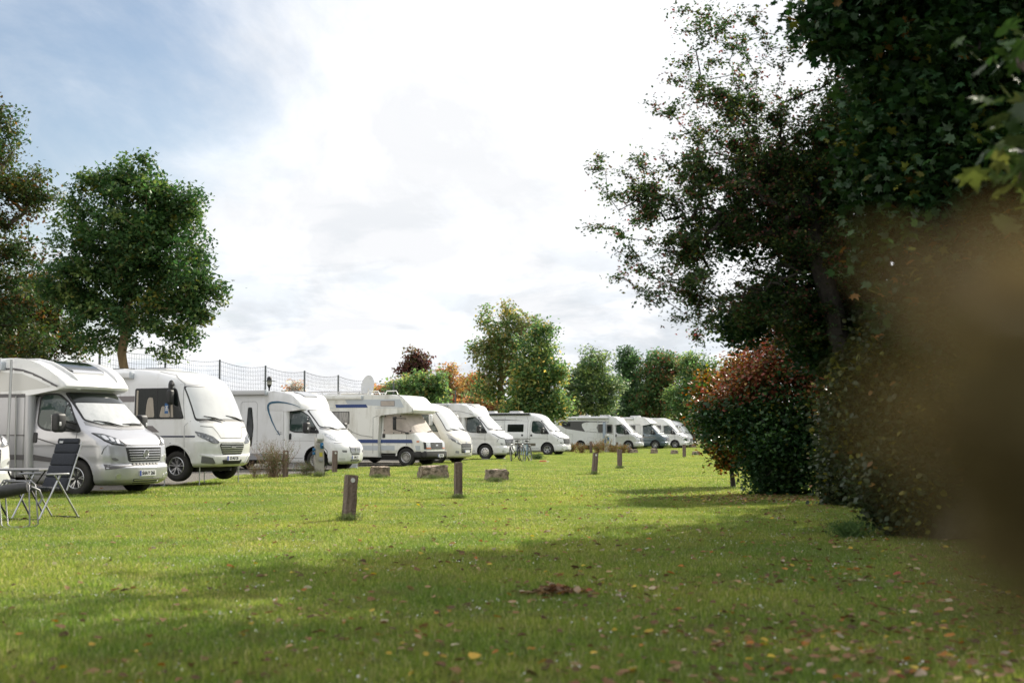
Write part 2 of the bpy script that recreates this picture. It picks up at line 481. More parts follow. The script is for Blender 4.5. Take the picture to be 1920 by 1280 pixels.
def ducato_cab(root, face='new', paint=WHITE, screen=SCREENW, plate_s=None, z0=0., stripe=None, glass=CABGLASS, lampm=None, lower=None, st=None, xr=-1.24, name='cab', cuts=None, handle_round=False, top_band=False, fog=True, emblem=None, chrome=True):
    H = Hull(st or ducato_stations(face), xr)
    H.build(name, [paint, UNDER], root, cuts=cuts or [(0, .37, .435 if face == 'new' else .475, 1.3, .55)])
    f, sd = H.front, H.side
    # gaps between panels
    mb = MB()
    for sg in (-1, 1):
        S = sd(sg)
        seam(mb, [(-1.12, .42), (-1.12, 1.9), (-1.05, 2.1)], S, .014)
        seam(mb, [(-1.12, .42), (-.52, .42)], S, .014)
        seam(mb, [(.02, 1.27), (.0, .86)], S, .012)
        seam(mb, [(-1.1, 1.02), (-.3, 1.02), (.1, .98)], S, .012, 1)
        if face == 'new':
            seam(mb, [(sg * .985, .84), (sg * .96, .95), (sg * .9, 1.02)], f, .010, 0, .006)
    if face == 'new':
        seam(mb, [(-.97, 1.245), (-.55, 1.03), (-.4, 1.012), (.4, 1.012), (.55, 1.03), (.97, 1.245)], f, .012)
        seam(mb, [(-.93, .61), (-.5, .60), (.5, .60), (.93, .61)], f, .012, 1, .008)
    else:
        seam(mb, [(-.985, .955), (-.6, .93), (.6, .93), (.985, .955)], f, .014)
    mb.build('panel_gap', [SEAM, SOFTSEAM], root)
    # windscreen with dark rim
    wp = rpoly([(-.88, 1.50), (-.62, 1.40), (0, 1.37), (.62, 1.40), (.88, 1.50), (.77, 2.08), (-.77, 2.08)], .06)
    wi = rpoly([(-.845, 1.525), (-.60, 1.435), (0, 1.40), (.60, 1.435), (.845, 1.525), (.735, 2.055), (-.735, 2.055)], .05)
    mb = MB(); patch(mb, wp, f, .006, 0)
    if top_band:
        patch(mb, rpoly([(-.845, 1.525), (-.60, 1.435), (0, 1.40), (.60, 1.435), (.845, 1.525), (.775, 1.86), (-.775, 1.86)], .04), f, .012, 1)
        patch(mb, rpoly([(-.773, 1.87), (.773, 1.87), (.735, 2.055), (-.735, 2.055)], .03), f, .012, 2)  # dark strip paints the shade below the roof overhang
    else: patch(mb, wi, f, .012, 1)
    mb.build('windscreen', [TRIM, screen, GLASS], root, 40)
    # cowl and wipers
    mb = MB(); patch(mb, [(-.90, 1.42), (-.60, 1.345), (0, 1.325), (.60, 1.345), (.90, 1.42), (.885, 1.49), (.62, 1.40), (0, 1.372), (-.62, 1.40), (-.885, 1.49)], f, .005, 0); mb.build('cowl', GREYTRIM, root, 40)
    wiper(root, f, (-.72, 1.50), (-.16, 1.39)); wiper(root, f, (-.02, 1.43), (.62, 1.42))
    # side windows, mirrors, handles
    for sg in (-1, 1):
        S = sd(sg); mb = MB()
        kx = 1.0 if face == 'new' else 1.12
        fw = rpoly([(-1.03, 1.40), (-.80, 1.30), (.06, 1.27), (.05, 1.35), (-.30, 1.86), (-.58, 2.06), (-1.03, 2.06)], [.15, .1, .03, .06, .1, .1, .14]); fw = [(x * kx if x < 0 else x * 1.8, z) for x, z in fw]
        patch(mb, fw, S, .006, 0)
        gw = rpoly([(-.99, 1.42), (-.79, 1.335), (-.36, 1.325), (-.36, 1.87), (-.60, 2.025), (-.99, 2.025)], [.13, .1, .02, .03, .08, .12]); gw = [(x * kx, z) for x, z in gw]
        patch(mb, gw, S, .011, 1)
        patch(mb, rpoly([(-.33, 1.50), (-.10, 1.50), (-.12, 1.56), (-.33, 1.83)], .015), S, .011, 1)
        mb.build('side_window', [TRIM, glass], root, 40)
        mirror(root, sg)
        mb = MB()
        if handle_round: patch(mb, rpoly([(-1.08, 1.13), (-.96, 1.13), (-.96, 1.25), (-1.08, 1.25)], .06), S, .015, 0)
        else: patch(mb, rpoly([(-1.075, 1.06), (-.975, 1.06), (-.975, 1.27), (-1.075, 1.27)], .04), S, .018, 0)
        mb.build('door_handle', TRIM, root, 40)
        # sill and arch lip
        mb = MB(); n = 14
        for i in range(n):
            a0, a1 = R(8 + 170 * i / n), R(8 + 170 * (i + 1) / n)
            ra = .435 if face == 'new' else .475; q = [(ra, a0), (ra, a1), (ra + .03, a1), (ra + .03, a0)]
            patch(mb, [(r_ * math.cos(a), .37 + r_ * math.sin(a)) for r_, a in q], S, .012, 0, step=.2)
        mb.build('arch_lip', [paint if face != 'new' else (lower or paint)], root, 60)
    # lamps and grille
    for sg in (-1, 1):
        mb = MB()
        if face == 'new':
            lp = rpoly([(sg * .975, 1.26), (sg * .94, 1.10), (sg * .83, 1.025), (sg * .50, .985), (sg * .53, 1.025), (sg * .68, 1.15), (sg * .82, 1.235)], .02)
            patch(mb, lp, f, .008, 1)
            li = rpoly([(sg * .955, 1.235), (sg * .925, 1.115), (sg * .82, 1.045), (sg * .56, 1.012), (sg * .70, 1.13), (sg * .82, 1.21)], .02)
            patch(mb, li, f, .016, 0)
            for yy, zz in ((.88, 1.15), (.79, 1.12), (.70, 1.08)):
                patch(mb, rpoly(rect(sg * yy - .032, zz - .04, sg * yy + .032, zz + .045), .02), f, .022, 2)
        else:
            lp = rpoly([(sg * .955, 1.28), (sg * .92, 1.08), (sg * .76, 1.0), (sg * .60, 1.0), (sg * .64, 1.12), (sg * .80, 1.26)], .05)
            patch(mb, lp, f, .010, 0)
            for yy, zz in ((.88, 1.17), (.80, 1.10), (.71, 1.05)):
                patch(mb, rpoly(rect(sg * yy - .04, zz - .035, sg * yy + .04, zz + .035), .035), f, .016, 2)
        mb.build('headlight', [lampm or (LAMPGLASS if face == 'new' else LAMPCLEAR), TRIM, CHROME], root, 40)
    mb = MB()
    if face == 'new':
        patch(mb, rpoly([(-.56, .99), (.56, .99), (.50, .68), (-.50, .68)], .06), f, .008, 0)
        patch(mb, rpoly([(-.55, 1.0), (.55, 1.0), (.56, .965), (-.56, .965)], .01), f, .022, 1)
        for i, zz in enumerate((.915, .865, .815, .765, .72)):
            patch(mb, rpoly(rect(-.50 + .012 * i, zz - .007, .50 - .012 * i, zz + .007), .005), f, .020, 1)
    else:
        patch(mb, rpoly([(-.38, .83), (.38, .83), (.32, .60), (-.32, .60)], .03), f, .008, 0)
        for i, zz in enumerate((.80, .755, .71, .665, .625)):
            patch(mb, rpoly(rect(-.36 + .012 * i, zz - .010, .36 - .012 * i, zz + .010), .006), f, .018, 1)
    g = mb.build('grille', [TRIM, CHROME if chrome else GREYTRIM], root, 40)
    if emblem == 'round':
        e = MB(); x = f(0, .84).x + .02
        e.tube([(x, .075 * math.cos(a), .84 + .085 * math.sin(a)) for a in [2 * math.pi * k / 20 for k in range(21)]], .011, 6)
        for dy in (-.03, 0, .03): e.box((x, dy, .84), (.02, .010, .11), 0, Matrix.Rotation(.25, 3, 'X'))
        e.build('emblem', CHROME, g)
    elif emblem == 'blade':
        e = MB(); x = f(0, .70).x + .02
        e.box((x, 0, .70), (.02, .05, .15), 0, Matrix.Rotation(.25, 3, 'X')); e.build('emblem', CHROME, g)
    # intake row, plate, lower lip
    mb = MB(); zi = .635 if face == 'new' else .555
    for k in range(8):
        yy = -.42 + .84 * (k + .5) / 8 if face == 'new' else -.28 + .56 * (k + .5) / 8
        ww = .042 if face == 'new' else .026
        patch(mb, rpoly(rect(yy - ww, zi - .022, yy + ww, zi + .022), .008), f, .007, 0)
    if face == 'new':
        patch(mb, rpoly([(-.42, .345), (.42, .345), (.36, .245), (-.36, .245)], .03), f, .007, 0)
        for zz in (.325, .285): patch(mb, rpoly(rect(-.40, zz - .009, .40, zz + .009), .006), f, .02, 1)
    else: patch(mb, rpoly([(-.30, .37), (.30, .37), (.24, .30), (-.24, .30)], .03), f, .007, 0)
    mb.build('air_intake', [TRIM, CHROME if chrome else GREYTRIM], root, 40)
    plate(root, f(0, .45).x, .45, plate_s)
    for sg in (-1, 1):
        mb = MB()
        if face == 'new':
            patch(mb, rpoly([(sg * .90, .83), (sg * .62, .79), (sg * .50, .69), (sg * .56, .66), (sg * .84, .71)], .035), f, .006, 1)
            patch(mb, rpoly([(sg * .87, .765), (sg * .80, .77), (sg * .72, .725), (sg * .78, .70), (sg * .84, .72)], .015), f, .011, 0)
            mb.build('fog_surround', [mat('recess_grey', (.16, .16, .165), .4), lower or LIGHTGREY, CHROME], root, 40); mb = MB()
            patch(mb, rpoly([(sg * .82, .42), (sg * .58, .42), (sg * .54, .36), (sg * .80, .34)], .02), f, .006, 1)
            patch(mb, rpoly(rect(sg * .765 - .045, .36, sg * .765 + .045, .45), .045), f, .014, 2)
        else:
            patch(mb, rpoly([(sg * .74, .70), (sg * .52, .69), (sg * .54, .62), (sg * .72, .63)], .02), f, .006, 0)
            mb.build('fog_surround', [mat('recess_grey', (.16, .16, .165), .4), lower or LIGHTGREY, CHROME], root, 40); mb = MB()
            patch(mb, rpoly([(sg * .84, .44), (sg * .60, .43), (sg * .58, .36), (sg * .80, .36)], .03), f, .006, 1)
        mb.build('fog_light', [mat('recess_grey', (.16, .16, .165), .4), lower or LIGHTGREY, CHROME], root, 40)
    return H

def coach_window(root, fn, poly, name='window', glass=GLASS, frame=TRIM, fw=.03, curtain=None, r=.05, sliding=None):
    mb = MB(); cx = sum(p[0] for p in poly) / len(poly); cz = sum(p[1] for p in poly) / len(poly)
    patch(mb, rpoly(poly, r), fn, .012, 0)
    w = max(p[0] for p in poly) - min(p[0] for p in poly); h = max(p[1] for p in poly) - min(p[1] for p in poly)
    inn = [(cx + (x - cx) * (1 - 2 * fw / w), cz + (z - cz) * (1 - 2 * fw / h)) for x, z in poly]
    patch(mb, rpoly(inn, [q * .7 for q in r] if isinstance(r, list) else r * .7), fn, .017, 1)
    if curtain:
        for c in curtain: patch(mb, c, fn, .0185, 2, skirt=.002)
    if sliding is not None:
        z0 = min(p[1] for p in inn); z1 = max(p[1] for p in inn)
        patch(mb, rect(sliding - .014, z0, sliding + .014, z1), fn, .022, 0)
    return mb.build(name, [frame, glass, CURTAIN], root, 40)

def awning(root, x0, x1, z, w, h=.13, d=.12, m=LIGHTGREY, sg=-1):
    mb = MB(); rbox(mb, ((x0 + x1) / 2, sg * (w + d / 2), z), (x1 - x0, d, h), .035, 0, 3)
    for x in (x0, x1): rbox(mb, (x, sg * (w + d / 2), z), (.05, d + .02, h + .02), .02, 1)
    return mb.build('awning', [m, PALEBLUE], root, 40)
def skylight(root, c, d, tilt=0., m=None):
    mb = MB(); rot = Matrix.Rotation(tilt, 3, 'Y')
    rbox(mb, c, d, .03, 0, 2, rot); up = rot @ Vector((0, 0, d[2] / 2 + .006))
    mb.box(tuple(Vector(c) + up), (d[0] * .86, d[1] * .9, .012), 1, rot)
    return mb.build('roof_light', [LIGHTGREY, m or GLASS], root, 40)
def chassis(root, x0, x1, w=.85, z0=.22, z1=.5):
    mb = MB(); mb.box(((x0 + x1) / 2, 0, (z0 + z1) / 2), (x1 - x0, 2 * w, z1 - z0)); return mb.build('chassis', UNDER, root)
TH = R(22.5)
def park(root, px, s, rz=TH, track=.9, lift=0.):
    """put the vehicle so that its right front wheel stands at photo column px where 1 m is s pixels"""
    Y = F / s; X = (px - 960) / s
    root.location = (X + track * math.sin(rz), Y + track * math.cos(rz), lift); root.rotation_euler = (0, 0, -rz)

CAP_OVERHANG = [(-1.9, 2.02), (-1.9, 2.78), (-1.5, 2.785), (-1.15, 2.74), (-.85, 2.65), (-.6, 2.54), (-.38, 2.41), (-.22, 2.28), (-.165, 2.205), (-.19, 2.155), (-.34, 2.125), (-.6, 2.09), (-1.1, 2.02)]
CAP_ROUND = [(-2.0, 2.03), (-2.0, 2.74), (-1.6, 2.74), (-1.25, 2.71), (-.95, 2.63), (-.78, 2.53), (-.62, 2.42), (-.50, 2.29), (-.42, 2.17), (-.40, 2.10), (-.45, 2.07), (-.65, 2.06), (-1.1, 2.03)]

def coachwork(root, L, w=1.13, zt=2.74, paint=WHITE, lower=None, z0=.36, rear_r=.18, cuts=True, x1=-1.2):
    prof = [(x1, z0), (x1, zt)] + [(-L + rear_r * 1.2, zt), (-L + rear_r * .4, zt - rear_r * .3), (-L, zt - rear_r * 1.2), (-L, z0)]
    p = Prism(prof[::-1], w, .07)
    p.build('coachwork', [paint, UNDER], root, cuts=[(-4.035 if L > 5 else -3.4, .37, .42, 1.4, .55)] if cuts else None)
    return p
def front_panel(root, w=1.13, paint=WHITE, x1=-1.2):
    """shoulders that lead from the cab to the wider living box"""
    for sg in (-1, 1):
        mb = MB()
        for (z0, z1) in ((.36, 2.04),):
            pts = []
            for k in range(7):
                a = k / 6 * math.pi / 2; pts.append((x1 + .14 * math.sin(a), sg * (w - .15 + .15 * math.cos(a))))
            n = len(pts)
            vs = [(x, y, z) for z in (z0, z1) for x, y in pts] + [(x1, sg * (w - .15), z0), (x1, sg * (w - .15), z1)]
            fs = [(i, i + 1, n + i + 1, n + i) for i in range(n - 1)]
            fs += [tuple(list(range(n)) + [2 * n])[::-1], tuple([n + i for i in range(n)] + [2 * n + 1])]
            mb.add(vs, fs if sg < 0 else [f[::-1] for f in fs])
        mb.build('shoulder', paint, root, 40)

def semi(name, label, group, px, s, face='new', paint=WHITE, body=WHITE, cap='round', L=5.7, wheels='alloy', screen=SCREENW, plate_s=None,
         lift=0., capm=WHITE, rz=TH, zt=2.74, **kw):
    root = empty(name); tag(root, label, 'motorhome', group)
    prof = CAP_OVERHANG if cap == 'over' else CAP_ROUND
    w = 1.13
    H = ducato_cab(root, face, paint, screen, plate_s, **kw)
    Pz = coachwork(root, L, w, zt, body)
    front_panel(root, w, body)
    C_ = Prism(prof[::-1], w + .006, .09, x0=-1.3, narrow=.16 if cap == 'over' else .19, L=1.3 if cap == 'over' else 1.0, plan=.20 if cap == 'over' else .27, px0=-.9)
    C_.build('overcab_roof', capm, root)
    chassis(root, -L + .4, .35, .78)
    mb = MB()
    mb.tube([(-L + .6, 0, .3), (-L + .6, 0, .31)], .01, 4)
    add_wheels(root, wheels, (0, -4.035), .9)
    park(root, px, s, rz, lift=lift)
    return root, H, Pz, C_

def stripe(root, fn, polys, m, off=.006, name='stripe', step=.07):
    for i, p in enumerate(polys):
        mb = MB(); patch(mb, p, fn, off + .0008 * i, 0, step=step, skirt=.004); o = mb.build(name, m, root, 40)
    return o

# ---- 1 the silver one with a long overhang
def van_silver():
    root, H, B, C_ = semi('semi_integrated_motorhome', 'silver motorhome with overhanging white roof front and plate SHA Y 266, beside the camp chairs', GR, 151.5, 93.4,
        paint=SILVER, body=mat('silver_coach', (.40, .40, .42), .35, metal=.4, coat=.5), cap='over', L=6.0, wheels='dark_alloy', screen=SCREEN, plate_s='SHA·Y 266', top_band=True, emblem='round', lower=SILVER, zt=2.76)
    S = B.side(-1); CS = C_.side(-1)
    stripe(root, S, [rect(-6, 1.98, -1.2, 2.05), rect(-6, .72, -1.2, .82), rect(-6, 1.2, -1.2, 1.225)], DECAL)
    stripe(root, S, [rect(-6, 2.60, -1.9, 2.74)], WHITE, .004, 'white_band')
    stripe(root, H.side(-1), [[(-1.2, .72), (-1.2, .84), (-.42, .74), (-.42, .66)], [(-1.2, 1.19), (-1.2, 1.22), (-.30, 1.0), (-.35, .99)], [(-1.2, 1.99), (-1.2, 2.04), (-.98, 2.045), (-.98, 1.995)]], DECAL)
    stripe(root, H.front, [[(-.965, .645), (-.965, .53), (-.72, .565), (-.6, .585), (-.72, .60)]], DECAL)
    # curved stripe on the overcab roof
    top = [(-1.89, 2.585), (-1.5, 2.575), (-1.25, 2.54), (-1.02, 2.47), (-.8, 2.38), (-.6, 2.28), (-.45, 2.21)]
    mb = MB()
    for a, b in zip(top[:-1], top[1:]):
        wa = .05; patch(mb, [(a[0], a[1] - wa), (b[0], b[1] - wa * .7), (b[0], b[1]), a], CS, .006, 0, skirt=.004)
    patch(mb, rpoly([(-1.88, 2.50), (-1.3, 2.46), (-.9, 2.32), (-.6, 2.19), (-.9, 2.15), (-1.2, 2.12), (-1.88, 2.10)], .03), CS, .004, 1, skirt=.004)  # grey patch below the stripe paints the flank's shade into the colour
    mb.build('stripe', [DECAL, mat('painted_shade_panel', (.60, .59, .56), .4)], root, 40)
    # glazed roof hatch on the sloping front
    mb = MB(); n = 8
    fz = pchip([-1.5, -1.15, -.85, -.6, -.38], [2.785, 2.74, 2.65, 2.54, 2.41])
    rf = lambda x, y: Vector((x, y, fz(x)))
    patch(mb, rpoly([(-1.25, -.62), (-.56, -.56), (-.56, .50), (-1.25, .62)], .06), rf, .012, 0)
    patch(mb, rpoly([(-.60, -.50), (-.50, -.50), (-.50, .42), (-.60, .42)], .02), rf, .022, 1)
    mb.build('roof_light', [GLASS, CHROME], root, 40)
    for y in (-.72, .72):   # two raised flanks beside the hatch
        mb = MB()
        mb.tube([(-1.7, y * 1.05, 2.76), (-1.2, y * 1.05, 2.735), (-.9, y, 2.665), (-.65, y * .97, 2.555), (-.42, y * .9, 2.42), (-.32, y * .85, 2.33)], [.03, .05, .055, .05, .035, .01], 10)
        mb.build('roof_rib', WHITE, root, 60)
    mb = MB(); mb.lathe([(0, -.012), (.045, -.010), (.05, .0), (.05, .02)], 16, 0, 'z', (0, 0, 0)); o = mb.build('marker_lamp', PLATE, root, 40); o.location = (-.30, -.62, 2.145)
    awning(root, -5.9, -1.75, 2.62, 1.13, .16)
    coach_window(root, S, rect(-3.0, 1.35, -2.1, 1.95)); coach_window(root, S, rect(-5.2, 1.35, -4.2, 1.95))
    mb = MB()   # awning strut folded down to the ground
    mb.tube([(-1.45, -1.27, 2.74), (-1.5, -1.30, .05)], .028, 6); mb.tube([(-1.42, -1.16, 2.0), (-1.40, -1.15, .36)], .014, 5)
    mb.build('awning_strut', ALU, root)
    t = Matrix.Translation(C_.side(-1)(-.3, 2.3))
    m = Matrix.Translation((-.085, .25, 2.34)) @ Matrix.Rotation(.75, 4, 'Y') @ Matrix(((0, 0, 1, 0), (1, 0, 0, 0), (0, 1, 0, 0), (0, 0, 0, 1)))
    return root

# ---- 2 big white integrated one
def van_integrated():
    root = empty('integrated_motorhome'); tag(root, 'white bus-fronted motorhome with black drooping mirror, right of the silver one', 'motorhome', GR)
    st = [(.34, .72, .98, .38), (.38, .81, 1.03, .40), (.44, .86, 1.06, .42), (.58, .88, 1.08, .43), (.64, .86, 1.10, .43), (.80, .87, 1.12, .43), (.93, .87, 1.13, .44), (.98, .85, 1.13, .44), (1.15, .79, 1.13, .46),
          (1.35, .71, 1.13, .48), (1.43, .67, 1.13, .5), (1.8, .52, 1.12, .55), (2.24, .32, 1.10, .66), (2.38, .20, 1.085, .68), (2.50, .02, 1.06, .75), (2.60, -.27, 1.01, .85), (2.66, -.65, .94, .9), (2.68, -1.0, .85, .8)]
    H = Hull(st, -6.0); f = H.front; S = H.side(-1)
    H.build('body', [WHITE, UNDER], root, cuts=[(0, .40, .46, 1.4, .55), (-4.0, .40, .44, 1.4, .55)])
    mb = MB()
    patch(mb, rpoly([(-.985, 1.42), (.985, 1.42), (.94, 2.25), (-.94, 2.25)], .07), f, .006, 0)
    patch(mb, rpoly([(-.955, 1.47), (.955, 1.47), (.915, 2.225), (-.915, 2.225)], .06), f, .012, 1)
    patch(mb, rpoly([(-.90, 1.385), (.90, 1.385), (.92, 1.43), (-.92, 1.43)], .01), f, .005, 2)
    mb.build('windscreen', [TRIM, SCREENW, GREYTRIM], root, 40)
    wiper(root, f, (-.75, 1.53), (-.18, 1.42), .03); wiper(root, f, (.05, 1.55), (.75, 1.43), .03)
    cur = [rpoly([(-.82, 1.51), (-.56, 1.51), (-.60, 1.80), (-.62, 1.98), (-.76, 1.98), (-.80, 1.80)], .06), rpoly([(-.42, 1.51), (-.10, 1.51), (-.16, 1.74), (-.36, 1.78)], .06), [(-.09, 1.51), (-.02, 1.51), (-.07, 2.10), (-.12, 2.14)], [(-1.10, 1.51), (-1.04, 1.51), (-1.05, 2.15), (-1.10, 2.15)]]
    coach_window(root, S, [(-1.15, 1.47), (.27, 1.47), (.21, 1.62), (.0, 2.20), (-1.15, 2.20)], 'side_window', GLASS, TRIM, .03, cur, [.05, .06, .1, .09, .05], -.50)
    coach_window(root, H.side(1), [(-1.15, 1.47), (.27, 1.47), (.21, 1.62), (.0, 2.20), (-1.15, 2.20)], 'side_window', GLASS, TRIM, .03, None, [.05, .06, .1, .09, .05], -.50)
    # blue sign hanging inside the side window
    mb = MB(); patch(mb, rect(-.27, 1.60, -.17, 1.84), S, .020, 0, skirt=.002); o = mb.build('window_sign', mat('sign_blue', (.03, .12, .30), .5), root)
    p = S(-.22, 1.72)
    m = Matrix.Translation(p + Vector((0, -.0225, 0))) @ Matrix.Rotation(math.pi / 2, 4, 'X') @ Matrix.Rotation(-math.pi / 2, 4, 'Z')
    text_obj('lettering', 'ME', .10, PLATE, o, m, .0005)
    coach_window(root, S, rect(-3.2, 1.45, -2.2, 2.0)); coach_window(root, S, rect(-5.4, 1.45, -4.5, 2.0))
    stripe(root, S, [rect(-6, 1.88, -1.17, 2.02), [(-6, 1.16), (-6, 1.31), (-.62, 1.31), (-.42, 1.16)]], mat('taupe_decal', (.22, .20, .20), .4))
    stripe(root, S, [rect(-6, 1.04, .27, 1.075), rect(.31, 1.04, .56, 1.075)], mat('navy_decal', (.03, .04, .08), .4), name='stripe')
    mb = MB()
    seam(mb, [(.29, .6), (.29, 1.3), (.42, 1.42)], S, .012, 1); seam(mb, [(.29, 1.45), (.10, 2.3), (-.2, 2.52), (-.6, 2.6)], S, .014, 1)
    seam(mb, [(-.93, 1.30), (-.60, 1.28), (-.50, 1.16), (-.42, 1.02), (.42, 1.02), (.50, 1.16), (.6, 1.28), (.93, 1.30)], f, .014, 0)
    seam(mb, [(-.97, 2.285), (.97, 2.285)], f, .010, 1)
    seam(mb, [(-1.6, .4), (-1.6, 2.2), (-2.3, 2.2), (-2.3, .4)], S, .012, 1)
    mb.build('panel_gap', [SEAM, SOFTSEAM], root)
    for sg in (-1, 1):
        mb = MB()
        patch(mb, rpoly([(sg * 1.07, 1.18), (sg * 1.04, 1.06), (sg * .76, .90), (sg * .56, .885), (sg * .52, .93), (sg * .66, 1.05), (sg * .85, 1.12)], .02), f, .008, 0)
        for yy, zz in ((.92, 1.05), (.76, .985)):
            patch(mb, rpoly(rect(sg * yy - .055, zz - .04, sg * yy + .055, zz + .04), .04), f, .014, 1)
        mb.build('headlight', [LAMPDARK, LAMPGLASS], root, 40)
        mb = MB(); patch(mb, rpoly([(sg * .99, .60), (sg * .72, .55), (sg * .60, .45), (sg * .66, .415), (sg * .98, .44)], .02), f, .009, 0); mb.build('fog_light', mat('mid_grey_insert', (.16, .16, .165), .5), root, 40)
        mb = MB()
        for q in ([(1.02, .655), (.70, .60), (.56, .42), (.60, .40), (.74, .565), (1.02, .62)],): patch(mb, [(sg * a, b) for a, b in q], f, .018, 0, skirt=.03)
        mb.build('bumper_blade', WHITE, root, 40)
        mb = MB(); n = 14
        for i in range(n):
            a0, a1 = R(5 + 170 * i / n), R(5 + 170 * (i + 1) / n)
            patch(mb, [(r_ * math.cos(a), .40 + r_ * math.sin(a)) for r_, a in [(.46, a0), (.46, a1), (.50, a1), (.50, a0)]], H.side(sg), .014, 0, step=.2)
        mb.build('arch_lip', WHITE, root, 60)
    mb = MB(); patch(mb, rpoly([(-.46, .90), (.46, .90), (.50, .85), (.38, .63), (-.38, .63), (-.50, .85)], .03), f, .010, 0)
    for i, zz in enumerate((.875, .825, .775, .725, .675)):
        hw = (.46, .48, .455, .43, .40)[i]; patch(mb, rpoly(rect(-hw, zz - .008, hw, zz + .008), .006), f, .025, 1)
    patch(mb, rpoly(rect(-.09, .79, .09, .835), .01), f, .036, 2)
    g = mb.build('grille', [TRIM, CHROME, GREYTRIM], root, 40)
    mb = MB(); patch(mb, rpoly([(-.40, .50), (.40, .50), (.34, .405), (-.34, .405)], .02), f, .008, 0); mb.build('air_intake', TRIM, root, 40)
    plate(root, f(0, .54).x + .012, .54, 'IZ·AU 26')
    # drooping mirror hung from the roof corner
    for sg in (-1,):
        mb = MB(); rbox(mb, (-.02, sg * 1.27, 1.98), (.13, .19, .36), .06, 0, 3)
        mb.tube([(-.10, sg * 1.08, 2.28), (-.05, sg * 1.2, 2.33), (-.02, sg * 1.26, 2.27), (-.02, sg * 1.27, 2.08)], [.05, .055, .06, .05], 8)
        mb.build('mirror', TRIM, root, 40)
    awning(root, -5.6, -1.25, 2.52, 1.07, .15, .13, WHITE)
    skylight(root, (-1.3, .1, 2.70), (.7, .6, .06)); skylight(root, (-2.6, .2, 2.71), (.5, .5, .08))
    chassis(root, -5.6, .35, .72); add_wheels(root, 'alloy', (0, -4.0), .92, .36)
    for sg in (-1, 1):
        for x in (.50, -.50, -5.2):
            mb = MB(); mb.tube([(x, sg * .8, .4), (x, sg * .8, -.12)], .014, 6); mb.box((x, sg * .8, -.112), (.12, .12, .015)); mb.build('levelling_jack', ALU, root)
    mb = MB(); mb.tube([S(-.10, .88), S(-.10, .88) + Vector((0, -.012, 0))], .03, 10); mb.build('filler_cap', GREYTRIM, root)
    park(root, 339, 79, lift=.125)
    return root

# ---- 3 white with a teal arc
def van_swoosh():
    root, H, B, C_ = semi('semi_integrated_motorhome', 'white motorhome with thin teal arc on its side, behind the nearest hook-up pillar', GR, 596, 54.5,
        face='old', L=5.8, wheels='steel', plate_s='UM·J 12', emblem='blade', zt=2.72)
    S = B.side(-1); CS = C_.side(-1)
    arc = [(-1.35, 1.20), (-1.52, 1.42), (-1.68, 1.70), (-1.80, 1.98), (-1.85, 2.17), (-1.82, 2.28), (-1.70, 2.34), (-1.45, 2.355), (-1.15, 2.33), (-.85, 2.26), (-.6, 2.16)]
    wd = [.02, .03, .045, .06, .07, .075, .07, .06, .04, .025, .01]
    mb = MB()
    for i in range(len(arc) - 1):
        a, b = Vector(arc[i]), Vector(arc[i + 1]); t = (b - a).normalized(); n = Vector((-t.y, t.x))
        q = [a + n * wd[i] / 2, a - n * wd[i] / 2, b - n * wd[i + 1] / 2, b + n * wd[i + 1] / 2]
        patch(mb, [(p.x, p.y) for p in q], CS if (a.x + b.x) / 2 > -1.25 or a.y > 2.1 else S, .014, 0, step=.03, skirt=.004)
    mb.build('stripe', TEAL, root, 40)
    mb = MB(); seam(mb, [(-2.28, .5), (-2.28, 2.30), (-2.36, 2.38), (-2.88, 2.38), (-2.96, 2.30), (-2.96, .5)], S, .015, 0); seam(mb, [(-1.66, 2.12), (-1.2, 2.12)], S, .012, 0)
    seam(mb, [(-5.7, 2.60), (-2.0, 2.60)], S, .014, 0); mb.build('panel_gap', SOFTSEAM, root)
    coach_window(root, S, [(-2.66, .82), (-2.50, .82), (-2.43, 1.5), (-2.50, 2.18), (-2.66, 2.18), (-2.72, 1.5)], 'door_window', GLASS, TRIM, .03)
    stripe(root, S, [rect(-5.8, .36, -1.2, .58)], GREYTRIM, .006, 'side_skirt')
    awning(root, -5.7, -1.88, 2.69, 1.13, .17, .14)
    coach_window(root, S, rect(-4.6, 1.4, -3.7, 1.95))
    fz = pchip([-2.0, -1.6, -1.25, -.95, -.78], [2.74, 2.74, 2.71, 2.63, 2.53])
    mb = MB(); patch(mb, rpoly([(-1.45, -.5), (-.80, -.45), (-.80, .45), (-1.45, .5)], .05), lambda x, y: Vector((x, y, fz(x))), .025, 0)
    mb.build('roof_light', mat('smoked_grey', (.25, .26, .27), .15, coat=1), root, 40)
    mb = MB()   # small grey ornament by the front edge
    S2 = S
    for q in ([(-1.52, 1.25), (-1.36, 1.235), (-1.25, 1.25), (-1.36, 1.265)], [(-1.48, 1.33), (-1.38, 1.265), (-1.42, 1.38)], [(-1.40, 1.30), (-1.30, 1.32), (-1.28, 1.29)]):
        patch(mb, q, S2, .007, 0, skirt=.003)
    mb.build('ornament', mat('grey_decal', (.22, .22, .24), .4), root)
    for z in (.0,):
        mb = MB(); mb.tube([(-.9, -.9, .35), (-.95, -.92, .02)], .02, 5); mb.build('levelling_jack', ALU, root)
    mb = MB(); mb.box((-.02, .9, .02), (.5, .26, .08)); mb.box((-.25, .9, .045), (.06, .28, .14)); mb.build('wheel_chock', TRIM, root)
    return root

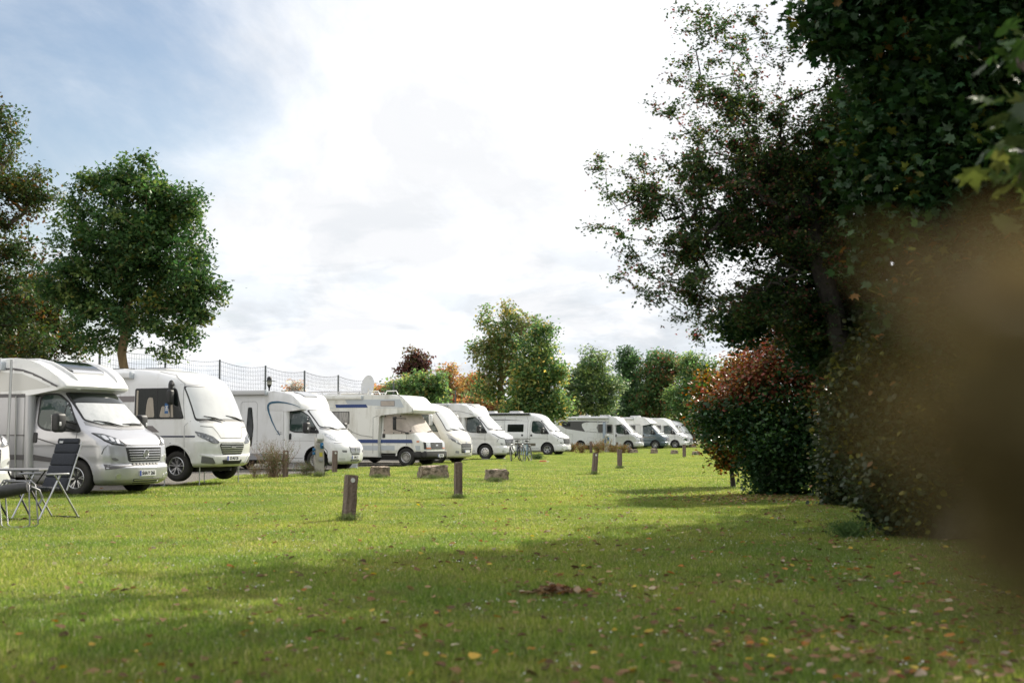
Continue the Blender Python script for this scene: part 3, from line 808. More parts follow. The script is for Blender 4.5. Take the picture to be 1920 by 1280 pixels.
# ---- 4 old one with the sleeping alcove
def van_alcove():
    root = empty('alcove_motorhome'); tag(root, 'old alcove motorhome with blue stripes, beige covers over cab windows and a satellite dish', 'motorhome', GR)
    st = [(.50, .80, .93, .16), (.56, .86, .95, .18), (.64, .86, .97, .20), (.92, .84, .97, .22), (.97, .80, .97, .24), (1.05, .68, .96, .28), (1.15, .58, .95, .3), (1.26, .46, .94, .3), (1.30, .40, .93, .32),
          (1.6, .19, .90, .35), (1.9, -.02, .86, .35), (2.05, -.12, .82, .35)]
    H = Hull(st, -1.24, n=3.2); f = H.front; S = H.side(-1)
    H.build('cab', [OLDWHITE, UNDER], root, cuts=[(0, .36, .42, 1.3, .5)])
    w = 1.13
    prof = [(-1.15, .34), (-1.15, 1.98), (-1.02, 2.04), (.24, 2.06), (.36, 2.10), (.40, 2.18), (.36, 2.30), (-.10, 2.70), (-.22, 2.76), (-.6, 2.80), (-4.85, 2.84), (-4.98, 2.80), (-5.02, 2.7), (-5.02, .34)]
    B = Prism(prof, w, .05, x0=-.9, narrow=.05, L=1.3, plan=.10, px0=-.4)
    B.build('coachwork', [OLDWHITE, UNDER], root, cuts=[(-3.4, .36, .42, 1.4, .6)]); T = B.side(-1)
    # beige thermal covers over windscreen and door windows
    mb = MB(); patch(mb, rpoly([(-.86, 1.32), (.86, 1.32), (.80, 2.02), (-.80, 2.02)], .05), f, .02, 0)
    for sg in (-1, 1): patch(mb, rpoly([(-1.02, 1.26), (.10, 1.26), (.32, 1.30), (.12, 1.62), (-.10, 2.0), (-1.02, 2.0)], .03), H.side(sg), .02, 0)
    for (x, z) in ((-.98, 1.95), (-.30, 1.95), (-.98, 1.40), (-.55, 1.29), (-.2, 1.30), (.15, 1.36)): patch(mb, rpoly(rect(x - .025, z - .025, x + .025, z + .025), .02), S, .03, 1)
    mb.build('thermal_cover', [COVER, TRIM], root, 40)
    wiper(root, f, (.15, 1.33), (.62, 1.35), .05)
    mb = MB()
    seam(mb, [(-1.12, .40), (-1.12, 2.0)], S, .015, 0); seam(mb, [(.02, 1.26), (.02, .78)], S, .015, 0); seam(mb, [(-1.12, .42), (-.48, .42)], S, .015, 0)
    seam(mb, [(-1.38, .5), (-1.38, 1.9), (-1.15, 1.98)], T, .015, 0)
    seam(mb, [(-3.0, 1.28), (-2.35, 1.28), (-2.35, .62), (-3.0, .62)], T, .012, 0, closed=True)
    seam(mb, [(.36, 2.05), (.33, 2.30), (-.12, 2.70), (-.30, 2.78)], T, .018, 0)
    mb.build('panel_gap', [SEAM, SOFTSEAM], root)
    coach_window(root, T, rect(-3.85, 1.65, -2.45, 2.15), 'window', mat('lace_curtain', (.30, .29, .27), .5, coat=1, noise=(22, (.10, .10, .10), .45, .6, (1, 1, .1))), TRIM, .03, None, .02, -3.15)
    coach_window(root, T, rect(-1.05, 2.34, -.42, 2.57), 'window', COVER, GREYTRIM, .025, None, .03)
    mb = MB(); patch(mb, rpoly([(-.60, 2.44), (.60, 2.44), (.60, 2.60), (-.60, 2.60)], .03), lambda y, z: Vector((.36 - (z - 2.30) * 1.15 - .10 * (y / w) ** 2, y, z)), .012, 0)
    mb.build('alcove_window', mat('milk_pane', (.66, .66, .63), .35), root, 40)
    stripe(root, T, [[(-3.05, 2.30), (-1.62, 2.30), (-1.70, 2.43), (-3.10, 2.43)], [(-3.3, .90), (-1.16, .90), (-1.16, 1.04), (-3.3, 1.04)]], BLUE)
    stripe(root, S, [[(-1.12, .90), (.30, .90), (.24, 1.04), (-1.12, 1.04)]], BLUE)
    stripe(root, T, [[(-2.55, 2.30 + .14), (-.02, 2.30), (-.20, 2.62), (-2.65, 2.62)], ], PALEBLUE, .003)
    stripe(root, T, [rect(-4.9, .62, -1.16, .80), rect(-4.9, 2.28, -3.2, 2.30), rect(-1.3, 2.28, -.1, 2.30)], PALEBLUE, .004)
    stripe(root, S, [rect(-1.12, .62, -.5, .80), [(.44, .62), (.62, .62), (.62, .80), (.40, .80)]], PALEBLUE, .004)
    mb = MB()   # grey square emblem with a profile of curls
    patch(mb, rect(-3.78, 2.33, -3.48, 2.64), T, .004, 0, skirt=.003)
    for k in range(4):
        r_ = .035 + .03 * k; seam(mb, [(-3.66 + r_ * math.cos(a), 2.46 + r_ * math.sin(a)) for a in [R(40 + 25 * i) for i in range(9)]], T, .016, 1, .009)
    mb.build('emblem', [mat('emblem_grey', (.33, .35, .36), .5), OLDWHITE], root)
    # black bumper, lamps, grille
    mb = MB(); rbox(mb, (.72, 0, .46), (.32, 1.90, .26), .05, 0, 3); rbox(mb, (.46, -.94, .46), (.4, .06, .24), .02, 0); rbox(mb, (.46, .94, .46), (.4, .06, .24), .02, 0)
    mb.box((.885, 0, .585), (.012, 1.80, .03), 1); mb.build('bumper', [TRIM, LIGHTGREY], root, 40)
    mb = MB(); patch(mb, rpoly(rect(-.93, .66, .93, .94), .02), f, .008, 0)
    for i in range(7): patch(mb, rect(-.50, .685 + .036 * i, .50, .697 + .036 * i), f, .022, 1)
    patch(mb, rpoly(rect(-.10, .78, .10, .84), .02), f, .028, 2); mb.build('grille', [TRIM, GREYTRIM, CHROME], root, 40)
    for sg in (-1, 1):
        mb = MB(); patch(mb, rpoly(rect(sg * .68 - .14, .73, sg * .68 + .14, .93), .02), f, .02, 0); patch(mb, rect(sg * .68 - .15, .67, sg * .68 + .17, .725), f, .02, 1)
        mb.build('headlight', [LAMPCLEAR, AMBER], root, 40)
        mb = MB(); rbox(mb, (-.38, sg * 1.22, 1.62), (.10, .18, .42), .04, 0, 3); rbox(mb, (-.38, sg * 1.22, 1.88), (.10, .2, .12), .04, 0, 3)
        mb.tube([(.0, sg * .95, 1.86), (-.37, sg * 1.2, 1.87)], .015, 5); mb.tube([(.05, sg * .97, 1.30), (-.37, sg * 1.18, 1.42)], .015, 5); rbox(mb, (.04, sg * .97, 1.29), (.16, .05, .07), .02)
        mb.build('mirror', TRIM, root, 40)
        mb = MB(); patch(mb, rpoly(rect(-1.05, 1.10, -.93, 1.27), .02), H.side(sg), .018, 0); mb.build('door_handle', TRIM, root)
        mb = MB(); patch(mb, rpoly(rect(.46, .93, .58, .99), .02), H.side(sg), .012, 0); mb.build('indicator', AMBER, root)
        mb = MB(); n = 14
        for i in range(n):
            a0, a1 = R(5 + 170 * i / n), R(5 + 170 * (i + 1) / n)
            patch(mb, [(r_ * math.cos(a), .36 + r_ * math.sin(a)) for r_, a in [(.42, a0), (.42, a1), (.47, a1), (.47, a0)]], H.side(sg), .02, 0, step=.2)
        mb.build('arch_lip', OLDWHITE, root, 60)
    plate(root, .875, .40, 'LB·M 58', .35)
    # roof: rails, dish, awning
    mb = MB()
    for y in (-.98, .98):
        mb.tube([(-4.7, y, 2.94), (-1.9, y, 2.94)], .022, 6)
        for x in (-4.6, -3.8, -3.0, -2.1): mb.tube([(x, y, 2.94), (x, y, 2.82)], .02, 6)
    mb.build('roof_rail', ALU, root)
    mb = MB()
    for x0 in (-1.75, -.95): mb.tube([(x0, -.95, 2.80), (x0 + .08, -.95, 2.95), (x0 + .5, -.95, 2.95), (x0 + .58, -.95, 2.80)], .022, 6)
    mb.build('roof_rail', OLDWHITE, root, 60)
    awning(root, -4.9, -1.85, 2.70, 1.10, .14, .14, OLDWHITE)
    mb = MB(); n = 28; vs = [(0, 0, -.09)]; fs = []
    for i in range(1, 6):
        r_ = i / 5
        for k in range(n):
            a = 2 * math.pi * k / n; vs.append((.40 * r_ * math.cos(a), .46 * r_ * math.sin(a), -.09 * (1 - r_ * r_)))
    for k in range(n): fs.append((0, 1 + k, 1 + (k + 1) % n))
    for i in range(4):
        for k in range(n): fs.append((1 + i * n + k, 1 + (i + 1) * n + k, 1 + (i + 1) * n + (k + 1) % n, 1 + i * n + (k + 1) % n))
    mb.add(vs, fs); mt = Matrix.Translation((-2.15, -.2, 3.18)) @ Matrix.Rotation(R(-20), 4, 'Z') @ Matrix.Rotation(R(82), 4, 'X')
    b0 = len(mb.v)
    o = mb.build('satellite_dish', mat('dish_grey', (.66, .67, .68), .5), root, 60); o.data.transform(mt)
    mb = MB(); mb.tube([(-2.15, -.15, 2.82), (-2.15, -.12, 3.1)], .03, 6); rbox(mb, (-2.15, -.1, 2.86), (.3, .3, .1), .03); rbox(mb, (-2.8, -.2, 2.87), (.9, .5, .09), .04); mb.build('roof_box', CREAM, root, 40)
    mb = MB(); q = [T(-3.3, 1.05), T(-3.0, 1.32), T(-2.3, 1.25), T(-1.5, 1.10)]
    mb.tube([p + Vector((0, -.02, 0)) for p in [T(-2.75, 1.62), T(-2.3, 1.33), T(-1.9, 1.20), T(-1.4, 1.14)]], .008, 4); mb.build('cable', TRIM, root)
    chassis(root, -4.7, .6, .85, .24, .55); add_wheels(root, 'steel', (0, -3.4), .87, .35)
    park(root, 764, 47.6, track=.87)
    return root

def integrated_small(name, label, px, s, paint, L=5.6, mirrorm=None, plate_s=None, lowm=None, wheels='steel', dark_grille=True):
    root = empty(name); tag(root, label, 'motorhome', GR)
    st = [(.26, .76, .96, .4), (.30, .85, 1.02, .42), (.38, .90, 1.05, .45), (.62, .92, 1.08, .46), (.85, .90, 1.10, .46), (1.0, .86, 1.11, .46), (1.15, .79, 1.12, .47), (1.30, .68, 1.12, .48),
          (1.38, .61, 1.12, .5), (1.8, .33, 1.11, .55), (2.2, .02, 1.09, .6), (2.32, -.11, 1.07, .62), (2.44, -.34, 1.04, .7), (2.54, -.70, .99, .8), (2.61, -1.1, .93, .9), (2.64, -1.5, .85, .8)]
    H = Hull(st, -L); f = H.front; S = H.side(-1)
    H.build('body', [paint, UNDER], root, cuts=[(0, .37, .44, 1.4, .55), (-4.0, .37, .42, 1.4, .55)])
    mb = MB(); patch(mb, rpoly([(-.97, 1.37), (.97, 1.37), (.92, 2.20), (-.92, 2.20)], .07), f, .006, 0)
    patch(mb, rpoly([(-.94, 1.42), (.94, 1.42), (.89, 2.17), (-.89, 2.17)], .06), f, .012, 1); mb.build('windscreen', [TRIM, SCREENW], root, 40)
    wiper(root, f, (-.75, 1.48), (-.2, 1.37)); wiper(root, f, (0, 1.5), (.65, 1.38))
    for sg in (-1, 1):
        coach_window(root, H.side(sg), [(-1.1, 1.36), (.12, 1.34), (.04, 1.5), (-.36, 2.08), (-1.1, 2.08)], 'side_window', CABGLASS, TRIM, .03, None, .04, -.62)
        mb = MB(); patch(mb, rpoly([(sg * 1.03, 1.10), (sg * .99, .98), (sg * .70, .84), (sg * .52, .80), (sg * .56, .86), (sg * .85, 1.0)], .02), f, .01, 0)
        patch(mb, rpoly(rect(sg * .78 - .05, .90, sg * .78 + .05, .97), .03), f, .016, 1); mb.build('headlight', [LAMPDARK, LAMPCLEAR], root, 40)
        mb = MB(); rbox(mb, (-.16, sg * 1.30, 1.84), (.12, .22, .48), .06, 0, 3); mb.tube([(-.21, sg * 1.05, 2.14), (-.14, sg * 1.25, 2.14), (-.16, sg * 1.3, 2.0)], .03, 6); mb.build('mirror', mirrorm or TRIM, root, 40)
        mb = MB(); patch(mb, rpoly([(sg * .86, .56), (sg * .66, .54), (sg * .66, .44), (sg * .86, .46)], .02), f, .008, 0); mb.build('fog_light', GREYTRIM, root, 40)
        stripe(root, H.side(sg), [[(-L, 1.05), (-L, 1.30), (.12, 1.32), (.25, 1.05), (-.1, .95)]], WARMGREY, .006)
    stripe(root, f, [[(-1.06, 1.28), (-1.07, 1.05), (-.70, .92), (-.60, .98), (-.86, 1.12)], [(1.06, 1.28), (1.07, 1.05), (.70, .92), (.60, .98), (.86, 1.12)]], WARMGREY, .005)
    mb = MB(); patch(mb, rpoly([(-.46, .86), (.46, .86), (.50, .80), (.48, .46), (-.48, .46), (-.50, .80)], .03), f, .009, 0)
    patch(mb, rect(-.47, .635, .47, .66), f, .018, 1)
    for zz in (.82, .78, .74, .70, .58, .54): patch(mb, rect(-.46, zz - .006, .46, zz + .006), f, .016, 2)
    patch(mb, [(-.06, .86), (.06, .86), (0, .94)], f, .03, 1); mb.build('grille', [TRIM, CHROME, GREYTRIM], root, 40)
    plate(root, f(0, .52).x + .02, .52, plate_s)
    mb = MB(); seam(mb, [(-.93, 1.28), (-.62, 1.2), (-.5, .92), (.5, .92), (.62, 1.2), (.93, 1.28)], f, .012); seam(mb, [(-.9, .40), (.9, .40)], f, .02); mb.build('panel_gap', SOFTSEAM, root)
    coach_window(root, S, rect(-3.0, 1.45, -2.1, 2.0)); awning(root, -5.2, -1.2, 2.50, 1.0, .13, .13, LIGHTGREY)
    skylight(root, (-2.2, 0, 2.68), (.7, .7, .08)); chassis(root, -L + .4, .5); add_wheels(root, wheels, (0, -4.0), .92)
    park(root, px, s); return root

def van_seventh():
    root, H, B, C_ = semi('semi_integrated_motorhome', 'white motorhome with silver hubcaps standing on grey ramps, just left of the bicycles', GR, 911, 38.2,
        L=5.6, wheels='hubcap', plate_s='', lift=.03, lampm=LAMPCLEAR)
    S = B.side(-1); CS = C_.side(-1)
    stripe(root, S, [rect(-1.75, 1.30, -1.22, 2.06)], WARMGREY); stripe(root, H.side(-1), [[(-1.18, 1.05), (-.85, 1.05), (-.95, 1.20), (-1.18, 1.27)], [(-1.18, 1.3), (-1.08, 1.3), (-1.08, 2.06), (-1.18, 2.06)]], WARMGREY)
    mb = MB(); seam(mb, [(-2.0, 2.40), (-1.2, 2.33), (-.6, 2.18)], CS, .02); mb.build('panel_gap', GREYTRIM, root)
    fz = pchip([-2.0, -1.6, -1.25, -.95, -.78], [2.74, 2.74, 2.71, 2.63, 2.53])
    mb = MB(); patch(mb, rpoly([(-1.55, -.5), (-.78, -.45), (-.78, .45), (-1.55, .5)], .05), lambda x, y: Vector((x, y, fz(x))), .02, 0); patch(mb, rpoly([(-1.48, -.42), (-.85, -.38), (-.85, .38), (-1.48, .42)], .05), lambda x, y: Vector((x, y, fz(x))), .03, 1)
    mb.build('roof_light', [GREYTRIM, BLIND], root, 40); awning(root, -5.4, -1.95, 2.66, 1.13, .14, .12)
    for sg in (-1, 1):
        mb = MB(); mb.add([(-.30, sg * .9 - .14, -.03), (.42, sg * .9 - .14, -.03), (.42, sg * .9 + .14, -.03), (-.30, sg * .9 + .14, -.03), (-.15, sg * .9 - .14, .045), (.15, sg * .9 - .14, .045), (.15, sg * .9 + .14, .045), (-.15, sg * .9 + .14, .045)],
                              [(3, 2, 1, 0), (4, 5, 6, 7), (0, 1, 5, 4), (1, 2, 6, 5), (2, 3, 7, 6), (3, 0, 4, 7)])
        mb.build('levelling_ramp', GREYTRIM, root)
    return root

def van_panel():
    root = empty('camper_van'); tag(root, 'white panel van camper with black awning case and square dark window, behind the bicycles', 'camper van', GR)
    base = [a for a in ducato_stations('new') if a[0] < 2.1]
    st = base + [(2.2, -.38, .845, .55), (2.32, -.52, .83, .6), (2.42, -.70, .80, .7), (2.50, -.95, .74, .75), (2.55, -1.3, .66, .7)]
    H = ducato_cab(root, 'new', WHITE, SCREENW, '', st=st, xr=-4.95, name='body', cuts=[(0, .37, .435, 1.3, .55), (-4.035, .37, .435, 1.3, .55)], handle_round=True, lampm=LAMPCLEAR, chrome=False)
    S = H.side(-1); chassis(root, -4.8, .5); add_wheels(root, 'alloy', (0, -4.035), .9)
    coach_window(root, S, rect(-2.60, 1.40, -1.55, 1.86), 'window', GLASS, TRIM, .02, None, .04); coach_window(root, S, rect(-4.5, 1.4, -3.6, 1.86))
    mb = MB(); seam(mb, [(-1.28, .4), (-1.28, 2.1), (-1.35, 2.3)], S, .014, 0); seam(mb, [(-2.8, .4), (-2.8, 2.32)], S, .014, 0); seam(mb, [(-4.9, 1.02), (-1.2, 1.02)], S, .012, 1); seam(mb, [(-4.9, 2.02), (-1.28, 2.02)], S, .012, 1)
    seam(mb, [(-1.28, .44), (-2.8, .44)], S, .012, 0); mb.build('panel_gap', [SEAM, SOFTSEAM], root)
    mb = MB(); patch(mb, rpoly(rect(-1.68, 1.14, -1.56, 1.26), .06), S, .015, 0); mb.build('door_handle', TRIM, root)
    stripe(root, S, [[(-4.9, 2.10), (-4.9, 2.17), (-2.8, 2.16), (-1.6, 2.10), (-2.8, 2.11)]], DECAL); stripe(root, S, [rect(-2.75, .56, -.75, .72)], mat('brown_decal', (.14, .12, .09), .5))
    awning(root, -4.7, -1.15, 2.47, .78, .12, .14, mat('anthracite_case', (.035, .037, .042), .4)); skylight(root, (-2.4, 0, 2.60), (.7, .6, .12), m=BLIND); skylight(root, (-4.0, 0, 2.60), (.5, .5, .14), m=BLIND)
    park(root, 1027, 31.2); return root

def van_long():
    root, H, B, C_ = semi('semi_integrated_motorhome', 'long white motorhome seen side-on with a dark grey swoosh, behind the rusty wildflowers', GR, 1178, 22.8,
        L=6.3, paint=mat('pale_silver', (.68, .68, .69), .3, metal=.3, coat=.8), wheels='alloy', rz=R(19), plate_s='', lampm=LAMPCLEAR)
    S = B.side(-1)
    stripe(root, S, [rpoly([(-5.8, 2.36), (-5.76, 2.02), (-5.3, 1.74), (-3.6, 1.48), (-3.85, 1.8), (-3.95, 2.1), (-3.7, 2.24), (-3.2, 2.28), (-1.6, 2.24), (-1.6, 2.30), (-3.4, 2.36)], .1)], DECAL)
    stripe(root, S, [[(-3.6, 1.50), (-1.25, 1.28), (-1.25, 1.31), (-3.6, 1.53)], rpoly([(-2.65, 1.8), (-2.5, 1.44), (-1.28, 1.34), (-1.28, 2.08), (-2.55, 2.10)], .1)], mat('dark_taupe', (.13, .12, .115), .4))
    coach_window(root, S, rect(-5.6, 1.92, -4.9, 2.26)); coach_window(root, S, rect(-1.75, 1.45, -1.40, 1.98), 'window', GLASS, TRIM, .02)
    mb = MB(); seam(mb, [(-2.35, .5), (-2.35, 2.1), (-1.95, 2.1), (-1.95, .5)], S, .02, 0); seam(mb, [(-5.6, 1.3), (-5.6, .6), (-4.7, .6), (-4.7, 1.3)], S, .015, 0, closed=True); seam(mb, [(-3.4, 1.0), (-2.9, 1.0), (-2.9, .7), (-3.4, .7)], S, .015, 0, closed=True)
    seam(mb, [(-3.2, 1.45), (-2.7, 1.45), (-2.7, 1.70), (-3.2, 1.70)], S, .014, 0, closed=True); mb.build('panel_gap', SOFTSEAM, root)
    awning(root, -6.0, -1.6, 2.60, 1.13, .15, .13); skylight(root, (-2.2, 0, 2.80), (.8, .7, .1), m=BLIND); skylight(root, (-4.0, .1, 2.80), (.9, .6, .1), m=BLIND)
    mb = MB(); mb.tube([(-2.5, -1.26, 2.55), (-2.5, -1.3, .9)], .025, 5); mb.tube([(-1.75, -1.26, 2.55), (-1.75, -1.3, .9)], .025, 5); rbox(mb, (-1.95, -1.3, 1.6), (.24, .05, 1.3), .02, 1)
    mb.build('awning_strut', [ALU, mat('pale_blue_towel', (.40, .46, .55), .8)], root)
    return root
def van_dark():
    root, H, B, C_ = semi('semi_integrated_motorhome', 'motorhome with slate blue cab and white living box, the only one with a dark cab', GR, 1228, 21.7,
        paint=SLATE, lower=SLATE, L=6.0, rz=R(21), wheels='alloy', plate_s='', cap='over', lampm=LAMPCLEAR)
    S = B.side(-1); stripe(root, S, [rect(-5.8, 1.3, -1.25, 2.15)], LIGHTGREY); stripe(root, H.side(-1), [[(-1.1, 1.05), (.0, 1.0), (.0, .985), (-1.1, 1.02)]], mat('bronze_decal', (.35, .25, .16), .4))
    coach_window(root, S, rect(-2.6, 1.45, -1.7, 2.05)); awning(root, -5.6, -1.9, 2.62, 1.13, .15); skylight(root, (-2.0, 0, 2.83), (.8, .7, .1), m=BLIND)
    return root
def van_white_far():
    root, H, B, C_ = semi('semi_integrated_motorhome', 'white motorhome between the slate blue cab and the last one in the row', GR, 1265, 20.7,
        L=5.8, rz=R(21), wheels='alloy', plate_s='', lampm=LAMPCLEAR)
    S = B.side(-1); stripe(root, S, [rect(-5.6, 1.3, -1.25, 2.1)], DECAL); coach_window(root, S, rect(-2.6, 1.45, -1.7, 2.0)); awning(root, -5.6, -1.95, 2.62, 1.13, .14)
    return root
def van_edge():
    root, H, B, C_ = semi('semi_integrated_motorhome', 'white motorhome cut off by the left edge, only the corner of its nose in view', GR, -192, 113,
        L=5.8, wheels='alloy', plate_s='', cap='round', screen=SCREEN, lampm=LAMPDARK)
    return root

GR = 'motorhomes parked in a row along the gravel'
van_silver(); van_integrated(); van_swoosh(); van_alcove()
integrated_small('integrated_motorhome', 'cream bus-fronted motorhome with grey flanks, partly hidden behind the alcove motorhome', 822, 44.3, CREAM, mirrorm=LIGHTGREY, plate_s='')
van_seventh(); van_panel(); van_long(); van_dark(); van_white_far()
integrated_small('integrated_motorhome', 'white bus-fronted motorhome at the far right end of the row, next to bushes', 1274, 19.8, WHITE, plate_s='')
ve = van_edge()
# ---------------------------------------------------------------- leaf material and leaf meshes
def leaf_mat(name, trans=.35, rough=.5, spec=.35):
    m = bpy.data.materials.new(name); m.use_nodes = True; nt = m.node_tree; b = nt.nodes['Principled BSDF']; out = nt.nodes['Material Output']
    at = nt.nodes.new('ShaderNodeAttribute'); at.attribute_name = 'col'
    nt.links.new(at.outputs['Color'], b.inputs['Base Color']); b.inputs['Roughness'].default_value = rough; b.inputs['Specular IOR Level'].default_value = spec
    tr = nt.nodes.new('ShaderNodeBsdfTranslucent'); hs = nt.nodes.new('ShaderNodeHueSaturation'); hs.inputs['Saturation'].default_value = 1.15; hs.inputs['Value'].default_value = 1.5
    nt.links.new(at.outputs['Color'], hs.inputs['Color']); nt.links.new(hs.outputs['Color'], tr.inputs['Color'])
    mx = nt.nodes.new('ShaderNodeMixShader'); mx.inputs['Fac'].default_value = trans
    nt.links.new(b.outputs['BSDF'], mx.inputs[1]); nt.links.new(tr.outputs['BSDF'], mx.inputs[2]); nt.links.new(mx.outputs['Shader'], out.inputs['Surface'])
    return m
LEAF = leaf_mat('foliage'); LEAFDARK = leaf_mat('dense_foliage', .22, .45, .4); GRASSM = leaf_mat('grass_blade', .5, .45, .4); [n for n in GRASSM.node_tree.nodes if n.type == 'HUE_SAT'][0].inputs['Value'].default_value = 1.75; [n for n in GRASSM.node_tree.nodes if n.type == 'HUE_SAT'][0].inputs['Saturation'].default_value = 1.08; DRY = leaf_mat('dry_leaf', .25, .8, .1)
BARK = mat('bark', (.085, .065, .048), .9, noise=(9, (.16, .13, .10), .4, .65, (1, 1, .25)), bump=(14, .8))
BARKY = mat('ochre_bark', (.20, .14, .07), .9, noise=(7, (.30, .22, .11), .4, .65, (1, 1, .25)), bump=(12, .8))
BARKD = mat('dark_bark', (.035, .03, .026), .9, noise=(9, (.07, .06, .05), .4, .65), bump=(14, .8))

SHAPES = {
 'oval': (np.array([(0, 0, 0), (.30, .45, .07), (0, 1, -.05), (-.30, .45, .07)], float), [(0, 1, 2), (0, 2, 3)]),
 'wide': (np.array([(0, 0, 0), (.38, .25, .06), (.33, .70, .03), (0, 1, -.10), (-.33, .70, .03), (-.38, .25, .06)], float), [(0, 1, 2), (0, 2, 3), (0, 3, 4), (0, 4, 5)]),
 'fan': (np.array([(0, 0, 0), (.55, .25, .05), (.35, .62, -.02), (.12, .5, .03), (0, 1.05, -.08), (-.12, .5, .03), (-.35, .62, -.02), (-.55, .25, .05)], float), [(0, 1, 3), (1, 2, 3), (0, 3, 5), (3, 4, 5), (0, 5, 7), (5, 6, 7)]),
 'maple': (np.array([(0, 0, 0), (.30, -.02, .02), (.26, .16, .03), (.62, .22, -.05), (.42, .40, .02), (.55, .68, -.06), (.22, .58, .03), (.15, .74, .02), (0, 1.08, -.10), (-.15, .74, .02), (-.22, .58, .03), (-.55, .68, -.06), (-.42, .40, .02), (-.62, .22, -.05), (-.26, .16, .03), (-.30, -.02, .02), (0, .42, -.03)], float),
           [(16, i, i + 1) for i in range(0, 15)] + [(16, 15, 0)]),
}
def leaves_mesh(name, cen, size, cols, shape='oval', parent=None, m=None, up=.6, seed=0, droop=0.0, flat=None):
    r = np.random.default_rng(seed); n = len(cen); V, Fc = SHAPES[shape]; k = len(V)
    if np.isscalar(size): size = np.full(n, size)
    size = size * r.uniform(.65, 1.25, n)
    az = r.uniform(0, 2 * np.pi, n)
    yv = np.stack([np.cos(az), np.sin(az), r.normal(-droop, .55, n)], 1); yv /= np.linalg.norm(yv, axis=1)[:, None]
    rnd = r.normal(0, 1, (n, 3)); rnd[:, 2] = np.abs(rnd[:, 2]) + up
    if flat is not None: yv[:, 2] *= flat; yv /= np.linalg.norm(yv, axis=1)[:, None]; rnd = r.normal(0, .25, (n, 3)); rnd[:, 2] = 1
    xv = np.cross(yv, rnd); xv /= np.linalg.norm(xv, axis=1)[:, None] + 1e-9; zv = np.cross(xv, yv)
    P3 = cen[:, None, :] + size[:, None, None] * (V[None, :, 0:1] * xv[:, None, :] + V[None, :, 1:2] * yv[:, None, :] + V[None, :, 2:3] * zv[:, None, :] * r.uniform(.3, 2.2, n)[:, None, None])
    me = bpy.data.meshes.new(name); nf = len(Fc)
    me.vertices.add(n * k); me.vertices.foreach_set('co', P3.astype(np.float32).ravel())
    idx = (np.array(Fc)[None] + (np.arange(n) * k)[:, None, None]).reshape(-1)
    me.loops.add(len(idx)); me.loops.foreach_set('vertex_index', idx.astype(np.int32))
    me.polygons.add(n * nf); me.polygons.foreach_set('loop_start', np.arange(0, len(idx), 3, dtype=np.int32))
    me.update(calc_edges=True)
    ca = me.color_attributes.new('col', 'FLOAT_COLOR', 'POINT')
    c4 = np.ones((n, k, 4), np.float32); c4[:, :, :3] = cols[:, None, :]
    ca.data.foreach_set('color', c4.ravel()); me.materials.append(m or LEAF)
    o = bpy.data.objects.new(name, me); COL.objects.link(o); o.parent = parent
    return o
def palette(n, pal, r, cl=None, ncl=0):
    """pal: list of (weight, colour); whole clumps share a leaning towards one colour"""
    w = np.array([p[0] for p in pal], float); w /= w.sum(); cs = np.array([p[1] for p in pal], float)
    ch = r.choice(len(pal), n, p=w)
    if cl is not None:
        cc = r.choice(len(pal), ncl, p=w); pick = r.random(n) < .6; ch = np.where(pick, cc[cl], ch)
    c = cs[ch] * r.uniform(.7, 1.3, (n, 1)) * r.uniform(.93, 1.07, (n, 3))
    if cl is not None: c *= r.uniform(.75, 1.25, ncl)[cl][:, None]
    return np.clip(c, .002, .9)

def grow(base, trunk_top, cl, r, step=.5, wig=.08, rise=.25):
    """skeleton joining every clump to the nearest limb, thickness from what hangs on it"""
    base = np.array(base, float); tt = np.array(trunk_top, float)
    L = np.linalg.norm(tt - base); k = max(3, int(L / step)); nodes = []; par = []
    for i in range(k + 1):
        p = base + (tt - base) * i / k; p = p + (r.normal(0, wig * .5, 3) * [1, 1, 0] if 0 < i else 0); nodes.append(p); par.append(i - 1)
    order = np.argsort(np.linalg.norm(cl - tt, axis=1)); minz = base[2] + (tt[2] - base[2]) * .45; ends = []
    for ci in order:
        c = cl[ci]; N = np.array(nodes); d = np.linalg.norm(N - c, axis=1) + np.maximum(0, N[:, 2] - c[2]) * .8 + (N[:, 2] < minz) * 3.0
        j = int(np.argmin(d)); a = N[j]; D = np.linalg.norm(c - a); m = max(1, int(D / step)); prev = j
        for q in range(1, m + 1):
            t = q / m; p = a + (c - a) * t; p[2] += math.sin(math.pi * t) * D * rise * .35
            if q < m: p = p + r.normal(0, wig, 3)
            nodes.append(p); par.append(prev); prev = len(nodes) - 1
        ends.append((ci, prev))
    N = np.array(nodes); par = np.array(par); cnt = np.zeros(len(N))
    for _, e in ends: cnt[e] += 1
    for i in range(len(N) - 1, 0, -1): cnt[par[i]] += cnt[i]
    return N, par, cnt
def skeleton_mesh(mb, N, par, cnt, r0, rt, n=6, pe=.52):
    mx = cnt[0]; rad = np.maximum(rt, r0 * (cnt / mx) ** pe)
    kids_ = {}
    for i in range(1, len(N)): kids_.setdefault(par[i], []).append(i)
    start = [(0, None)]
    while start:
        i, pr = start.pop(); path = [] if pr is None else [pr]; cur = i
        while True:
            path.append(cur); ks = kids_.get(cur, [])
            if not ks: break
            ks = sorted(ks, key=lambda q: -cnt[q])
            for o_ in ks[1:]: start.append((o_, cur))
            cur = ks[0]
        if len(path) > 1:
            rr = [float(rad[p]) for p in path]
            if pr is not None: rr[0] = min(rr[0], rr[1] * 1.25)
            rr[-1] *= .5
            if pr is None: rr[0] *= 1.35
            mb.tube([N[p] for p in path], rr, n if rr[0] > .04 else 4, cap=False)

